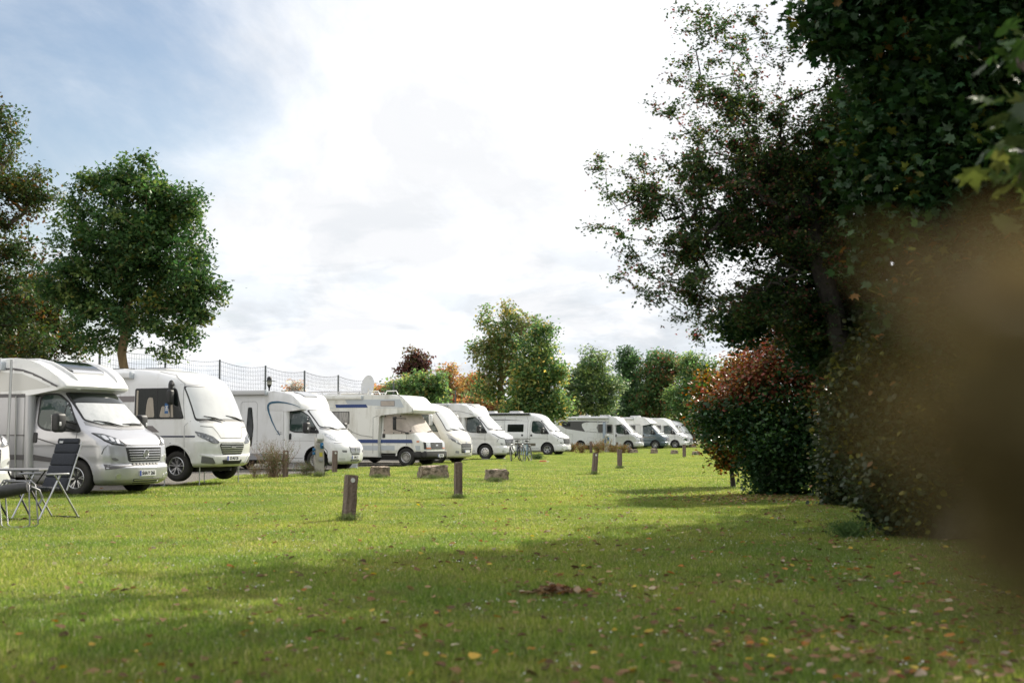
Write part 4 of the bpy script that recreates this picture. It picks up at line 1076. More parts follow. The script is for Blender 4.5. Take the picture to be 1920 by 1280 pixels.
def PB(px, py, rx, rz, Y, ry=None):
    """a crown lobe seen at pixel px, py with pixel radii, at distance Y"""
    c = P(px, py, Y); k = Y / F
    return (c.x, c.y, c.z, rx * k, ry if ry is not None else (rx + rz) * .5 * k, rz * k)
def lobes_points(lobes, n, r, shell=.45, irr=.28):
    vol = np.array([b[3] * b[4] * b[5] for b in lobes]) ** .8; ch = r.choice(len(lobes), n, p=vol / vol.sum()); B = np.array(lobes)
    d = r.normal(0, 1, (n, 3)); d /= np.linalg.norm(d, axis=1)[:, None]; rad = r.random(n) ** shell
    sc = B[:, 3:6].mean(); ph = r.uniform(0, 6)
    w = noise3(B[ch, :3] + d * B[ch, 3:6], 2.2 / sc, ph)
    return B[ch, :3] + d * (rad * (1 + irr * w))[:, None] * B[ch, 3:6]
def gapped(lobes, n, r, shell, gap, irr):
    """clump centres with holes between the boughs"""
    if gap <= 0: return lobes_points(lobes, n, r, shell, irr)
    out = []; ph = r.uniform(0, 6); sc = np.array(lobes)[:, 3:6].mean()
    while len(out) < n:
        p = lobes_points(lobes, n, r, shell, irr); k = noise3(p, 3.4 / sc, ph) + .35 * noise3(p, 7.5 / sc, ph + 2)
        out += list(p[k > -1.0 + gap])
    return np.array(out[:n])

def tree(name, label, cat, base, lobes, nclump, per, size, cr, pal, trunk_r=.2, top=.5, seed=1, bark=None, shape='oval', m=None, group=None, shell=.45, twigs=None,
         tip_r=.008, zmin=.2, wig=.08, palf=None, limb_name='trunk', extra=None, up=.6, pe=.52, step=.5, follow=0.0, gap=.75, irr=.28, nsub=900):
    r = np.random.default_rng(seed); root = empty(name, (base[0], base[1], 0)); tag(root, label, cat, group)
    cl = gapped(lobes, nclump, r, shell, gap, irr)
    if extra is not None: cl = np.concatenate([cl, np.array(extra, float)])
    cl[:, 2] = np.maximum(cl[:, 2], zmin); b = np.array([base[0], base[1], 0.])
    cen_top = cl.mean(0); tt = b + (cen_top - b) * [.6, .6, 1]; tt[2] = b[2] + (cl[:, 2].max() - b[2]) * top
    sub = cl if len(cl) < nsub else cl[r.choice(len(cl), nsub, replace=False)]
    N, par, cnt = grow(b, tt, sub, r, step=step, wig=wig)
    mb = MB(); skeleton_mesh(mb, N, par, cnt, trunk_r, tip_r, pe=pe)
    o = mb.build(limb_name, bark or BARK, root, 60); o.location = (-base[0], -base[1], 0)
    ids = r.integers(0, len(cl), int(len(cl) * per)); w = cr
    pts = cl[ids] + r.normal(0, 1, (len(ids), 3)) * np.array([w, w, w * .75])
    if follow > 0:   # leaves strung along the outer twigs as well
        thin = np.where(cnt <= 3)[0]; thin = thin[thin > 0]; k = int(len(ids) * follow); q = r.choice(thin, k); t = r.random((k, 1))
        pp = N[q] * t + N[par[q]] * (1 - t) + r.normal(0, w * .35, (k, 3)); pts[:k] = pp
    pts[:, 2] = np.maximum(pts[:, 2], .04)
    cols = palette(len(ids), pal, r, ids, len(cl))
    if palf is not None: cols = palf(pts, cols, r)
    lv = leaves_mesh('crown', pts, size, cols, shape, root, m or LEAF, up, seed + 100); lv.location = (-base[0], -base[1], 0)
    return root
def noise3(p, s, seed=0):
    q = p * s; return (np.sin(q[:, 0] * 1.7 + seed) + np.sin(q[:, 1] * 2.3 + seed * 2.1 + q[:, 2]) + np.sin(q[:, 2] * 1.9 + q[:, 0] * .7 + seed * .7)) / 3
LEAFLIGHT = leaf_mat('backlit_foliage', .5, .5, .3)
DG = (.030, .070, .018); MG = (.055, .115, .028); LG = (.10, .16, .035); OL = (.10, .11, .028); YG = (.20, .20, .04); OR = (.27, .14, .045); BR = (.14, .075, .03); RD = (.28, .05, .045); YE = (.34, .25, .075); MA = (.10, .03, .035)

# left: chestnut behind the motorhomes
tree('broadleaf_tree', 'dark green round-crowned tree rising behind the two nearest motorhomes', 'tree', G(222, 815 + 61)[:2] if False else (P(222, 690, 50).x, 50), [
    PB(255, 420, 100, 110, 50), PB(190, 500, 105, 90, 50), PB(320, 500, 90, 95, 50), PB(140, 545, 75, 65, 50), PB(255, 335, 55, 42, 50), PB(325, 390, 65, 60, 50),
    PB(240, 590, 120, 55, 50), PB(345, 590, 70, 55, 50), PB(150, 410, 50, 48, 50), PB(385, 545, 42, 35, 50), PB(190, 345, 45, 30, 50), PB(310, 655, 45, 25, 50), PB(175, 640, 45, 25, 50)],
    700, 66, .15, .21, [(5, (.045, .10, .032)), (3, (.08, .15, .045)), (1.8, (.16, .22, .065)), (.4, YG)], .19, .55, 3, BARKY, 'fan', None, None, .42, wig=.1)
tree('autumn_tree', 'tall olive tree with orange-brown autumn leaves cut by the left edge', 'tree', (P(-30, 690, 57).x, 57), [
    PB(-20, 260, 60, 75, 57), PB(0, 380, 95, 55, 57), PB(-60, 470, 110, 90, 57), PB(45, 350, 60, 42, 57), PB(10, 560, 80, 70, 57), PB(-20, 210, 35, 35, 57), PB(-90, 350, 70, 100, 57), PB(78, 385, 40, 26, 57), PB(20, 640, 90, 40, 57), PB(55, 470, 50, 40, 57)],
    400, 80, .15, .30, [(4, (.065, .09, .026)), (2, OL), (.8, BR), (.3, OR), (4, (.045, .09, .03))], .24, .6, 5, BARK, 'fan', None, None, .45)
tree('autumn_tree', 'low spreading olive and russet tree, left of the dark green one above the silver motorhome', 'tree', (P(95, 690, 62).x, 62), [
    PB(40, 600, 70, 55, 62), PB(100, 620, 50, 42, 62), PB(-20, 620, 70, 45, 62), PB(60, 540, 55, 50, 62), PB(130, 650, 34, 22, 62), PB(30, 665, 60, 20, 62), PB(100, 560, 40, 40, 62)],
    230, 80, .16, .32, [(4, (.055, .08, .022)), (2, OL), (.9, BR), (.4, OR), (3, DG)], .16, .5, 6, BARK, 'fan', None, None, .45)

# centre: trees behind the row
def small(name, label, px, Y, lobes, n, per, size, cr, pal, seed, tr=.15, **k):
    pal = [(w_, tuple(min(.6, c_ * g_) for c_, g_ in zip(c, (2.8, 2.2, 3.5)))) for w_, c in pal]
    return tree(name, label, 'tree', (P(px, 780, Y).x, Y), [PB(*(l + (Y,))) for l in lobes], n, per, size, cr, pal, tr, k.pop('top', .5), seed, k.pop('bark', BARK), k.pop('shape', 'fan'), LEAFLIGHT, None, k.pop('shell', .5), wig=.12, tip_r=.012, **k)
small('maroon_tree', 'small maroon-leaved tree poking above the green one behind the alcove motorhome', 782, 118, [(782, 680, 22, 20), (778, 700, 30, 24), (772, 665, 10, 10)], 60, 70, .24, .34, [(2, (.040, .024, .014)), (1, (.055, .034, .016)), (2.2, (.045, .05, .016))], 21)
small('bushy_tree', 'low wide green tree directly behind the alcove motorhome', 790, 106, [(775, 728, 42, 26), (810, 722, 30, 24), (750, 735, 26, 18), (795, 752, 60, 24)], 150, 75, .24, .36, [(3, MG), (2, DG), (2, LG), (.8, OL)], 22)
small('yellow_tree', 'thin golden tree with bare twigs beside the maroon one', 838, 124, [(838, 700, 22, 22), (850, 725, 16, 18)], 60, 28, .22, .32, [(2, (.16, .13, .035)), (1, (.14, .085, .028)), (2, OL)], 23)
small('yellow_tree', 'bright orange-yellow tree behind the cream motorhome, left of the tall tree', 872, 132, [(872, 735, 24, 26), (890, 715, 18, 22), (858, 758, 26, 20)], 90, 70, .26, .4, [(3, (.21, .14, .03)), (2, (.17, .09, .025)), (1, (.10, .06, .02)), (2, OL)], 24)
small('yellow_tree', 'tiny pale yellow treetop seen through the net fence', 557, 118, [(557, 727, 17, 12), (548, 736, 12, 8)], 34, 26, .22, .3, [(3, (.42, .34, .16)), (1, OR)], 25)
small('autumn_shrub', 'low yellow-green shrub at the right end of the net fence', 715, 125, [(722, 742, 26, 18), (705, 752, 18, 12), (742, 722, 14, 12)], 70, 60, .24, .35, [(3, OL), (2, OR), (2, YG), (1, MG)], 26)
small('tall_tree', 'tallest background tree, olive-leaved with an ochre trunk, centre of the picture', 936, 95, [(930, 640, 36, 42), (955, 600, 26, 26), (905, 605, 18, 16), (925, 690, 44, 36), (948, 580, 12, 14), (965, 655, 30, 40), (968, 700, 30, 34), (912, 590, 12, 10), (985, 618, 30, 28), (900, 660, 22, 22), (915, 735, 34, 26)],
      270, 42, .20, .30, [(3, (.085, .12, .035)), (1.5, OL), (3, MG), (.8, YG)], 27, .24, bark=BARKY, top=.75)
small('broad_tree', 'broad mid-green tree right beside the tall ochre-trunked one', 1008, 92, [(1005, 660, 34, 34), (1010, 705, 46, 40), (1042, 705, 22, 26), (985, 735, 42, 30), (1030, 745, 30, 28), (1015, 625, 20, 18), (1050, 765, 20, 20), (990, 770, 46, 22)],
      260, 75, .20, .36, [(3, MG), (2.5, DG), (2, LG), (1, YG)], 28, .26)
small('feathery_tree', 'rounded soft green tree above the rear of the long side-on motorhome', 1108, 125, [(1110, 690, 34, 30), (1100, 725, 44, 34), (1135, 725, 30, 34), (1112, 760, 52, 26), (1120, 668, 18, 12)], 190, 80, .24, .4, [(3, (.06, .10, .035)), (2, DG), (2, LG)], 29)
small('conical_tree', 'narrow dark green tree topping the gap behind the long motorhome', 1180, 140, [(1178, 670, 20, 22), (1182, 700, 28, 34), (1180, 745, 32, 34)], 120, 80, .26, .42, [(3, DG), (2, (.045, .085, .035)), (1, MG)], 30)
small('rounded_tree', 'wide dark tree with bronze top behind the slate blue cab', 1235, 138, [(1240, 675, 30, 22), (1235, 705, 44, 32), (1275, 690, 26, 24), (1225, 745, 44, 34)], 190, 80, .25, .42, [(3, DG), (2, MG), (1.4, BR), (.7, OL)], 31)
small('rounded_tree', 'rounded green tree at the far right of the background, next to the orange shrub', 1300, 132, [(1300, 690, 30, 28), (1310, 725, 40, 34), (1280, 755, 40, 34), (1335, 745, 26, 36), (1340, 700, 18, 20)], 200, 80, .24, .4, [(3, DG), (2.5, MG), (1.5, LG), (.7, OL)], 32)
for i, (px, py, rx, rz, Y, lab, pal) in enumerate([
    (905, 765, 34, 24, 118, 'russet hedge shrub behind the white van with hubcaps', [(2, OR), (2, BR), (2, OL), (1, MG)]),
    (955, 772, 34, 20, 124, 'dark green hedge shrub under the tall ochre-trunked tree', [(3, DG), (1, MG), (.6, BR)]),
    (1060, 772, 30, 24, 140, 'golden hedge shrub between the broad tree and the feathery one', [(2, OL), (2, YE), (1, BR), (2, MG)]),
    (1160, 775, 40, 24, 146, 'dark hedge shrub right behind the side-on motorhome roof', [(3, DG), (1, MG), (.5, BR)]),
    (1215, 780, 40, 26, 144, 'brownish hedge shrub behind the roof of the slate blue cab', [(3, DG), (1, BR), (1, OL)]),
    (1275, 785, 44, 32, 142, 'deep green hedge shrub behind the last two motorhomes', [(3, DG), (1, MG), (.6, BR)]),
    (1330, 790, 40, 40, 136, 'dark hedge shrub closing the row at its right end', [(3, DG), (1, MG), (.8, BR)]),
    (840, 775, 40, 20, 135, 'mixed green hedge shrub behind the cream motorhome roof', [(2, MG), (1, OR), (1, OL)])]):
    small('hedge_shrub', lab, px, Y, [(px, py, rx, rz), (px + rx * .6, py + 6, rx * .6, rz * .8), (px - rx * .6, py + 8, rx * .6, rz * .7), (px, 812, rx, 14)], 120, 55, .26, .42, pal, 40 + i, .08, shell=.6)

# right: the sparse fruit tree, its branches reaching over the meadow
Yf = 17.5
tips = [(1105, 318), (1100, 425), (1122, 345), (1140, 372), (1165, 320), (1150, 465), (1185, 300), (1262, 22), (1275, 60), (1300, 40), (1262, 120), (1325, 30), (1350, 55), (1405, 40), (1225, 190), (1232, 210), (1255, 150),
        (1150, 520), (1195, 540), (1230, 570), (1262, 600), (1300, 625), (1335, 600), (1275, 545), (1180, 415), (1215, 455), (1200, 360), (1240, 290), (1290, 230), (1260, 330), (1380, 85), (1430, 110), (1480, 90), (1500, 60), (1520, 30),
        (1240, 400), (1300, 300), (1320, 250), (1350, 200), (1280, 450), (1300, 520), (1340, 560), (1370, 620), (1330, 350), (1360, 300), (1390, 240), (1250, 500), (1210, 510), (1160, 395), (1330, 120), (1370, 150), (1300, 170), (1305, 95)]
rr_ = np.random.default_rng(5)
ext = []
for (x, y) in tips:
    Yt = Yf + rr_.uniform(-1.2, 1.0); p = P(x, y, Yt); ext.append(tuple(p))
    for k in range(3):
        q = P(x + rr_.uniform(10, 60) * (k + 1) * .6, y + rr_.uniform(-22, 28), Yt + rr_.uniform(-.4, .4)); ext.append(tuple(q))
tree('fruit_tree', 'large sparse gnarled tree with thin twigs reaching left over the meadow', 'tree', (P(1665, 900, Yf).x, Yf), [
    PB(1480, 340, 90, 110, Yf), PB(1520, 470, 100, 100, Yf), PB(1430, 240, 85, 90, Yf), PB(1420, 560, 85, 55, Yf), PB(1400, 400, 90, 90, Yf), PB(1330, 330, 80, 110, Yf), PB(1290, 470, 80, 85, Yf), PB(1360, 180, 60, 70, Yf), PB(1220, 370, 60, 60, Yf), PB(1300, 560, 60, 50, Yf),
    PB(1500, 600, 90, 60, Yf), PB(1560, 250, 80, 120, Yf)],
    1150, 50, .052, .085, [(4, (.045, .085, .03)), (4, (.06, .11, .04)), (2, (.12, .16, .055)), (.8, (.18, .09, .07)), (.7, (.26, .09, .08)), (.4, YG)], .13, .62, 61, BARKD, 'oval', None, None, .6, extra=ext, tip_r=.0048, wig=.035, step=.22, follow=.5, pe=.58, nsub=1600, gap=.92)
# ivy-clad heart of the same thicket
tree('ivy_tree', 'dense ivy-dark tree behind the red bush, right of the sparse fruit tree', 'tree', (P(1690, 900, 18.3).x, 18.3), [
    PB(1385, 438, 58, 46, 18.3), PB(1500, 440, 60, 90, 18.3), PB(1440, 335, 48, 42, 18.3), PB(1560, 320, 62, 90, 18.3), PB(1480, 560, 80, 48, 18.3), PB(1420, 600, 60, 36, 18.3), PB(1590, 480, 80, 120, 18.3), PB(1620, 620, 90, 90, 18.3), PB(1540, 640, 60, 50, 18.3), PB(1620, 200, 60, 90, 18.3)],
    700, 100, .065, .14, [(4, (.030, .075, .032)), (2, DG), (.6, MG)], .2, .6, 62, BARKD, 'wide', LEAFDARK, None, .5)
# the maple on the right, nearer
Ym = 15.5
def edge_gap(p, c, r): return c
tree('maple_tree', 'tall dark maple filling the upper right corner', 'tree', (P(1800, 900, Ym).x, Ym), [
    PB(1590, 60, 60, 45, Ym), PB(1720, 190, 90, 80, Ym), PB(1640, 235, 50, 40, Ym), PB(1745, 30, 90, 50, Ym), PB(1800, 120, 140, 130, Ym), PB(1760, 320, 130, 120, Ym), PB(1880, 320, 130, 150, Ym), PB(1700, 420, 90, 90, Ym), PB(1860, 520, 130, 130, Ym),
    PB(1760, 560, 110, 90, Ym), PB(1700, -60, 180, 100, Ym), PB(1880, -120, 200, 140, Ym), PB(1560, 20, 40, 35, Ym), PB(1750, -260, 230, 130, Ym), PB(1660, 330, 50, 70, Ym)],
    900, 88, .11, .21, [(5, (.034, .082, .032)), (3, DG), (1, MG), (.25, YG), (.10, OR)], .3, .6, 63, BARKD, 'maple', LEAFDARK, None, .5)
# undergrowth
def pal_bush(p, c, r):
    h = p[:, 2]; f = np.clip((h - 1.75 + noise3(p, 1.6, 3) * .7) / .9, 0, 1); n = noise3(p, 3.1, 1) * .5 + .5
    pick = r.random(len(p)) < f
    red = np.array([(.36, .11, .08), (.38, .17, .07), (.22, .08, .05), (.38, .24, .07), (.11, .12, .04)])[r.choice(5, len(p), p=[.3, .26, .16, .1, .18])] * r.uniform(.6, 1.25, (len(p), 1))
    return np.where(pick[:, None], red, c)
Yb = 27.0
tree('autumn_bush', 'big round bush turning red on top and dark green below', 'bush', (P(1490, 925, Yb).x, Yb), [
    PB(1455, 800, 85, 95, Yb), PB(1540, 820, 95, 95, Yb), PB(1400, 770, 70, 65, Yb), PB(1470, 872, 85, 48, Yb), PB(1475, 690, 85, 50, Yb), PB(1420, 730, 75, 50, Yb), PB(1555, 710, 75, 60, Yb), PB(1580, 860, 80, 60, Yb), PB(1480, 645, 60, 28, Yb), PB(1425, 885, 38, 36, Yb), PB(1465, 915, 60, 16, Yb), PB(1440, 650, 34, 30, Yb), PB(1520, 620, 40, 30, Yb), PB(1600, 880, 60, 50, Yb), PB(1570, 922, 60, 14, Yb), PB(1330, 775, 24, 30, Yb), PB(1590, 660, 40, 40, Yb), PB(1540, 655, 40, 34, Yb), PB(1500, 632, 36, 26, Yb), PB(1350, 800, 34, 34, Yb)],
    560, 95, .078, .19, [(4, (.034, .085, .032)), (3, DG), (1.2, MG), (.3, YG)], .07, .3, 64, BARKD, 'wide', LEAFDARK, None, .42, palf=pal_bush, irr=.42)
def pal_or(p, c, r):
    pick = r.random(len(p)) < .5 + noise3(p, 1.5, 2) * .5
    o_ = np.array([OR, (.40, .20, .05), (.26, .09, .03), YG])[r.choice(4, len(p))] * r.uniform(.6, 1.2, (len(p), 1)); return np.where(pick[:, None], o_, c)
tree('autumn_bush', 'orange-tinted shrub at the left foot of the thicket, hanging over the meadow', 'bush', (P(1375, 890, 31).x, 31), [
    PB(1345, 745, 42, 45, 31), PB(1370, 790, 52, 48, 31), PB(1335, 800, 30, 30, 31), PB(1360, 840, 34, 30, 31), PB(1390, 700, 28, 26, 31), PB(1372, 862, 26, 22, 31)],
    170, 95, .09, .18, [(3, DG), (2, MG), (1, OL)], .05, .3, 65, BARKD, 'wide', LEAF, None, .45, palf=pal_or)
for i, (px, py, rx, rz, Y, lab) in enumerate([
    (1665, 740, 85, 150, 16.9, 'dark olive shrub right of the red-topped bush'), (1612, 840, 60, 95, 23.0, 'dark shrub filling the gap right behind the red-topped bush'), (1760, 720, 110, 150, 17.0, 'tall dark shrub below the maple'), (1870, 720, 110, 170, 15.5, 'dark shrub at the right edge below the maple'),
    (1740, 890, 110, 80, 16.0, 'low dark shrub spreading over the grass at the right')]):
    tree('dark_shrub', lab, 'bush', (P(px, 920, Y).x, Y), [PB(px, py, rx, rz, Y), PB(px - rx * .45, py + rz * .4, rx * .6, rz * .5, Y), PB(px + rx * .5, py + rz * .45, rx * .6, rz * .5, Y), PB(px, py + rz * .75, rx, rz * .4, Y)],
         430, 95, .075, .16, [(4, (.045, .068, .032)), (2, (.062, .08, .034)), (1.2, OL), (.3, YG), (.15, OR)], .06, .35, 66 + i, BARKD, 'wide', LEAFDARK, None, .42)
# trees beyond the right edge whose shade falls over the foreground
for i, (x, y, h, w) in enumerate([(11.5, 24.0, 13.5, 4.0), (12.5, 16.5, 13.0, 4.2), (9.8, 9.5, 10.5, 3.2), (16.5, 32.0, 14.0, 4.5), (13.0, 7.0, 13.0, 4.4)]):
    tree('edge_tree', ['tall dark tree standing behind the maple', 'tree just outside the picture, right of the maple', 'nearest tree beyond the right edge', 'tree far behind the maple at the right', 'tree beyond the right edge, nearer than the maple'][i], 'tree', (x, y),
         [(x, y, h * .68, w, w, h * .30), (x - w * .3, y, h * .42, w * .9, w * .9, h * .22), (x + .5, y + .5, h * .85, w * .6, w * .6, h * .14)], 330, 75, .17, .34, [(4, (.022, .055, .020)), (3, DG), (1, MG)], .3, .6, 80 + i, BARKD, 'fan', LEAFDARK, None, .5)
# close maple branches reaching in from the right
tree('maple_sapling', 'pale green and yellow maple leaves hanging in from the right edge, close by', 'tree', (3.55, 7.0), [
    PB(1885, 370, 55, 36, 6.6), PB(1920, 320, 50, 40, 6.6), PB(1885, 90, 40, 55, 6.8), PB(1930, 60, 50, 60, 6.8), PB(1960, 200, 60, 90, 6.8)],
    13, 7, .12, .12, [(3, (.06, .09, .03)), (2, (.04, .075, .022)), (.8, (.10, .12, .035))], .045, .7, 90, BARK, 'maple', LEAF, None, .5, tip_r=.004, step=.3, wig=.04)
# unseen tree added behind the viewer; its canopy blocks sky light
tree('edge_tree', 'unseen tree added behind the viewer to darken the foreground', 'tree', (3.2, -3.5), [(2.2, -2.5, 6.6, 4.2, 3.2, 1.5), (3.0, -3, 8.5, 3, 3, 1.5), (-2.0, -3, 6.8, 2.5, 2.5, 1.2)], 260, 70, .16, .32, [(4, DG), (1, MG)], .26, .6, 92, BARKD, 'fan', LEAFDARK, None, .5)
# trees on the far side of the pitches, mirrored in the side windows of the motorhomes
for i, (x, y, h, w) in enumerate([(-36, 24, 11, 5), (-40, 12, 12, 6), (-34, 2, 10, 5), (-46, 34, 13, 6)]):
    tree('park_tree', ['park tree left of the picture, nearest the silver motorhome', 'tallest of the park trees outside the picture at the left', 'park tree at the left, closest to the viewer', 'park tree far out at the left behind the others'][i], 'tree', (x, y), [(x, y, h * .55, w, w, h * .42), (x + 1, y, h * .3, w, w, h * .25)], 300, 30, .42, .6, [(3, DG), (1, MG)], .3, .6, 120 + i, BARKD, 'fan', LEAFDARK, None, .5, gap=.3)
# the brown-leaved shrub right beside the camera, far out of focus
rv_ = np.random.default_rng(9); near = []
for k in range(25):
    py = rv_.uniform(530, 1120); px = 2025 - min(230, abs(rv_.normal(0, 95))) + (50 if py > 1050 or py < 590 else 0)
    near.append(tuple(P(px, py, rv_.uniform(.235, .275))))
tree('beech_shrub', 'brown-leaved shrub right next to the viewer, blurred beyond recognition', 'bush', (.24, .34), [
    (.15, .28, 1.14, .03, .03, .04), (.22, .34, .95, .06, .06, .16), (.24, .36, .6, .1, .1, .25)],
    120, 13, .015, .006, [(3, (.21, .165, .08)), (2, (.19, .155, .075)), (1, (.23, .16, .07))], .010, .8, 91, BARK, 'wide', DRY, None, .7, tip_r=.0008, step=.05, wig=.002, gap=0, irr=0, extra=near)
SUN_AZ, SUN_EL = R(35.5), R(32)
def build_world():
    w = bpy.data.worlds.new('World'); scene.world = w; w.use_nodes = True; nt = w.node_tree; N = nt.nodes; L = nt.links
    bg = N['Background']; bg.inputs['Strength'].default_value = .1
    sky = N.new('ShaderNodeTexSky'); sky.sky_type = 'NISHITA'; sky.sun_disc = False; sky.sun_elevation = SUN_EL; sky.sun_rotation = SUN_AZ; sky.air_density = 1.0; sky.dust_density = .6; sky.ozone_density = 1.2
    tc = N.new('ShaderNodeTexCoord'); sep = N.new('ShaderNodeSeparateXYZ'); L.new(tc.outputs['Generated'], sep.inputs[0])
    def math_(op, a, b=None, c=None):
        n = N.new('ShaderNodeMath'); n.operation = op
        for i, v in enumerate((a, b, c)):
            if v is None: continue
            if isinstance(v, (int, float)): n.inputs[i].default_value = v
            else: L.new(v, n.inputs[i])
        return n.outputs[0]
    # clouds lie on a flat layer overhead: project the view direction on to it
    den = math_('ADD', math_('MAXIMUM', sep.outputs['Z'], 0.0), .11)
    u = math_('DIVIDE', sep.outputs['X'], den); v = math_('DIVIDE', sep.outputs['Y'], den)
    cv = N.new('ShaderNodeCombineXYZ'); L.new(u, cv.inputs[0]); L.new(v, cv.inputs[1])
    def noise(scale, detail, rough, loc, sc=(1, 1, 1), dist=0.0, rot=0.0, src=None):
        mp = N.new('ShaderNodeMapping'); mp.inputs['Location'].default_value = loc; mp.inputs['Scale'].default_value = sc; mp.inputs['Rotation'].default_value = (0, 0, rot); L.new(src or cv.outputs[0], mp.inputs[0])
        n = N.new('ShaderNodeTexNoise'); n.inputs['Scale'].default_value = scale; n.inputs['Detail'].default_value = detail; n.inputs['Roughness'].default_value = rough; n.inputs['Distortion'].default_value = dist
        L.new(mp.outputs[0], n.inputs['Vector']); return n.outputs['Fac']
    cir = noise(1.6, 10, .62, (3.1, 1.7, 0), (1, .45, 1), .5, R(25)); big = noise(.55, 4, .5, (7.3, 2.2, 0))
    # the cloud sheet opens towards the upper left
    d0 = ray(-60, 70).normalized(); vd = N.new('ShaderNodeVectorMath'); vd.operation = 'DOT_PRODUCT'; L.new(tc.outputs['Generated'], vd.inputs[0]); vd.inputs[1].default_value = d0
    gap = N.new('ShaderNodeMapRange'); gap.interpolation_type = 'SMOOTHSTEP'; gap.inputs['From Min'].default_value = math.cos(R(20)); gap.inputs['From Max'].default_value = math.cos(R(2)); L.new(vd.outputs['Value'], gap.inputs['Value'])
    cov = math_('ADD', math_('MULTIPLY', cir, 1.1), math_('MULTIPLY', big, .5)); cov = math_('SUBTRACT', cov, math_('MULTIPLY', gap.outputs[0], .46))
    mr = N.new('ShaderNodeMapRange'); mr.interpolation_type = 'SMOOTHSTEP'; mr.inputs['From Min'].default_value = .14; mr.inputs['From Max'].default_value = .72; L.new(cov, mr.inputs['Value'])
    # grey-bottomed heaps low down
    low = noise(9.0, 8, .6, (1.3, 4.1, .6), (1, 1, 3.4), .3, 0, tc.outputs['Generated'])
    band = N.new('ShaderNodeMapRange'); band.interpolation_type = 'SMOOTHSTEP'; band.inputs['From Min'].default_value = .24; band.inputs['From Max'].default_value = .05; L.new(sep.outputs['Z'], band.inputs['Value'])
    lr = N.new('ShaderNodeMapRange'); lr.interpolation_type = 'SMOOTHSTEP'; lr.inputs['From Min'].default_value = .46; lr.inputs['From Max'].default_value = .62; L.new(low, lr.inputs['Value'])
    lowm = math_('MULTIPLY', math_('MULTIPLY', lr.outputs[0], band.outputs[0]), .60)
    cc = N.new('ShaderNodeMix'); cc.data_type = 'RGBA'; cc.inputs['A'].default_value = (8.2, 8.3, 8.5, 1); cc.inputs['B'].default_value = (5.2, 5.8, 6.4, 1); L.new(lowm, cc.inputs['Factor'])
    th = N.new('ShaderNodeMapRange'); th.inputs['From Min'].default_value = .40; th.inputs['From Max'].default_value = .62; th.inputs['To Min'].default_value = .90; th.inputs['To Max'].default_value = 1.10; L.new(noise(2.3, 9, .6, (9.1, 5.5, 0), (1, .4, 1), .4, R(20)), th.inputs['Value'])
    c2 = N.new('ShaderNodeVectorMath'); c2.operation = 'SCALE'; L.new(cc.outputs['Result'], c2.inputs[0]); L.new(th.outputs[0], c2.inputs['Scale'])
    sk = N.new('ShaderNodeMix'); sk.data_type = 'RGBA'; sk.blend_type = 'MULTIPLY'; sk.inputs['Factor'].default_value = 1; L.new(sky.outputs[0], sk.inputs['A']); sk.inputs['B'].default_value = (1.05, .98, .92, 1)
    mx = N.new('ShaderNodeMix'); mx.data_type = 'RGBA'; L.new(mr.outputs[0], mx.inputs['Factor']); L.new(sk.outputs['Result'], mx.inputs['A']); L.new(c2.outputs[0], mx.inputs['B'])
    L.new(mx.outputs['Result'], bg.inputs['Color'])
build_world()
sl = bpy.data.lights.new('sun', 'SUN'); sl.energy = 5.0; sl.angle = R(.6); sl.color = (1, .93, .80)
so = bpy.data.objects.new('sun', sl); COL.objects.link(so)
so.rotation_euler = Vector((math.sin(SUN_AZ) * math.cos(SUN_EL), math.cos(SUN_AZ) * math.cos(SUN_EL), math.sin(SUN_EL))).to_track_quat('Z', 'Y').to_euler()
scene.view_settings.view_transform = 'Standard'; scene.view_settings.look = 'None'; scene.view_settings.exposure = 0.38; scene.view_settings.gamma = 1.0

# ---------------------------------------------------------------- ground
def ground_material():
    m = bpy.data.materials.new('meadow_soil'); m.use_nodes = True; nt = m.node_tree; N = nt.nodes; L = nt.links; b = N['Principled BSDF']; b.inputs['Roughness'].default_value = .95; b.inputs['Specular IOR Level'].default_value = .1
    tc = N.new('ShaderNodeTexCoord')
    def nz(s, d=6):
        n = N.new('ShaderNodeTexNoise'); n.inputs['Scale'].default_value = s; n.inputs['Detail'].default_value = d; n.inputs['Roughness'].default_value = .7; L.new(tc.outputs['Object'], n.inputs['Vector']); return n.outputs['Fac']
    def ramp(f, lo, hi):
        r_ = N.new('ShaderNodeMapRange'); r_.inputs['From Min'].default_value = lo; r_.inputs['From Max'].default_value = hi; L.new(f, r_.inputs['Value']); return r_.outputs[0]
    def mix(f, a, b_):
        x = N.new('ShaderNodeMix'); x.data_type = 'RGBA'; L.new(f, x.inputs['Factor'])
        for k, v in (('A', a), ('B', b_)):
            if isinstance(v, tuple): x.inputs[k].default_value = (*v, 1)
            else: L.new(v, x.inputs[k])
        return x.outputs['Result']
    c = mix(ramp(nz(3.0), .35, .65), (.055, .085, .022), (.10, .12, .03)); c = mix(ramp(nz(28.0), .45, .7), c, (.16, .15, .055)); c = mix(ramp(nz(.35), .58, .72), c, (.13, .11, .055))
    L.new(c, b.inputs['Base Color'])
    bp = N.new('ShaderNodeBump'); bp.inputs['Strength'].default_value = .7; bp.inputs['Distance'].default_value = .06; L.new(nz(45.0, 8), bp.inputs['Height']); L.new(bp.outputs[0], b.inputs['Normal'])
    return m
mb = MB(); mb.add([(-3000, -200, 0), (3000, -200, 0), (3000, 4500, 0), (-3000, 4500, 0)], [(0, 1, 2, 3)])
tag(mb.build('ground', ground_material()), kind='structure')
GRAVEL = mat('gravel', (.23, .21, .18), .95, noise=(26, (.11, .10, .085), .42, .62), bump=(60, 1.0))
XE = lambda y: -9.3 + (y - 27) * .175
mb = MB(); vs = []; fs = []; ys = np.arange(25.2, 69, .4)
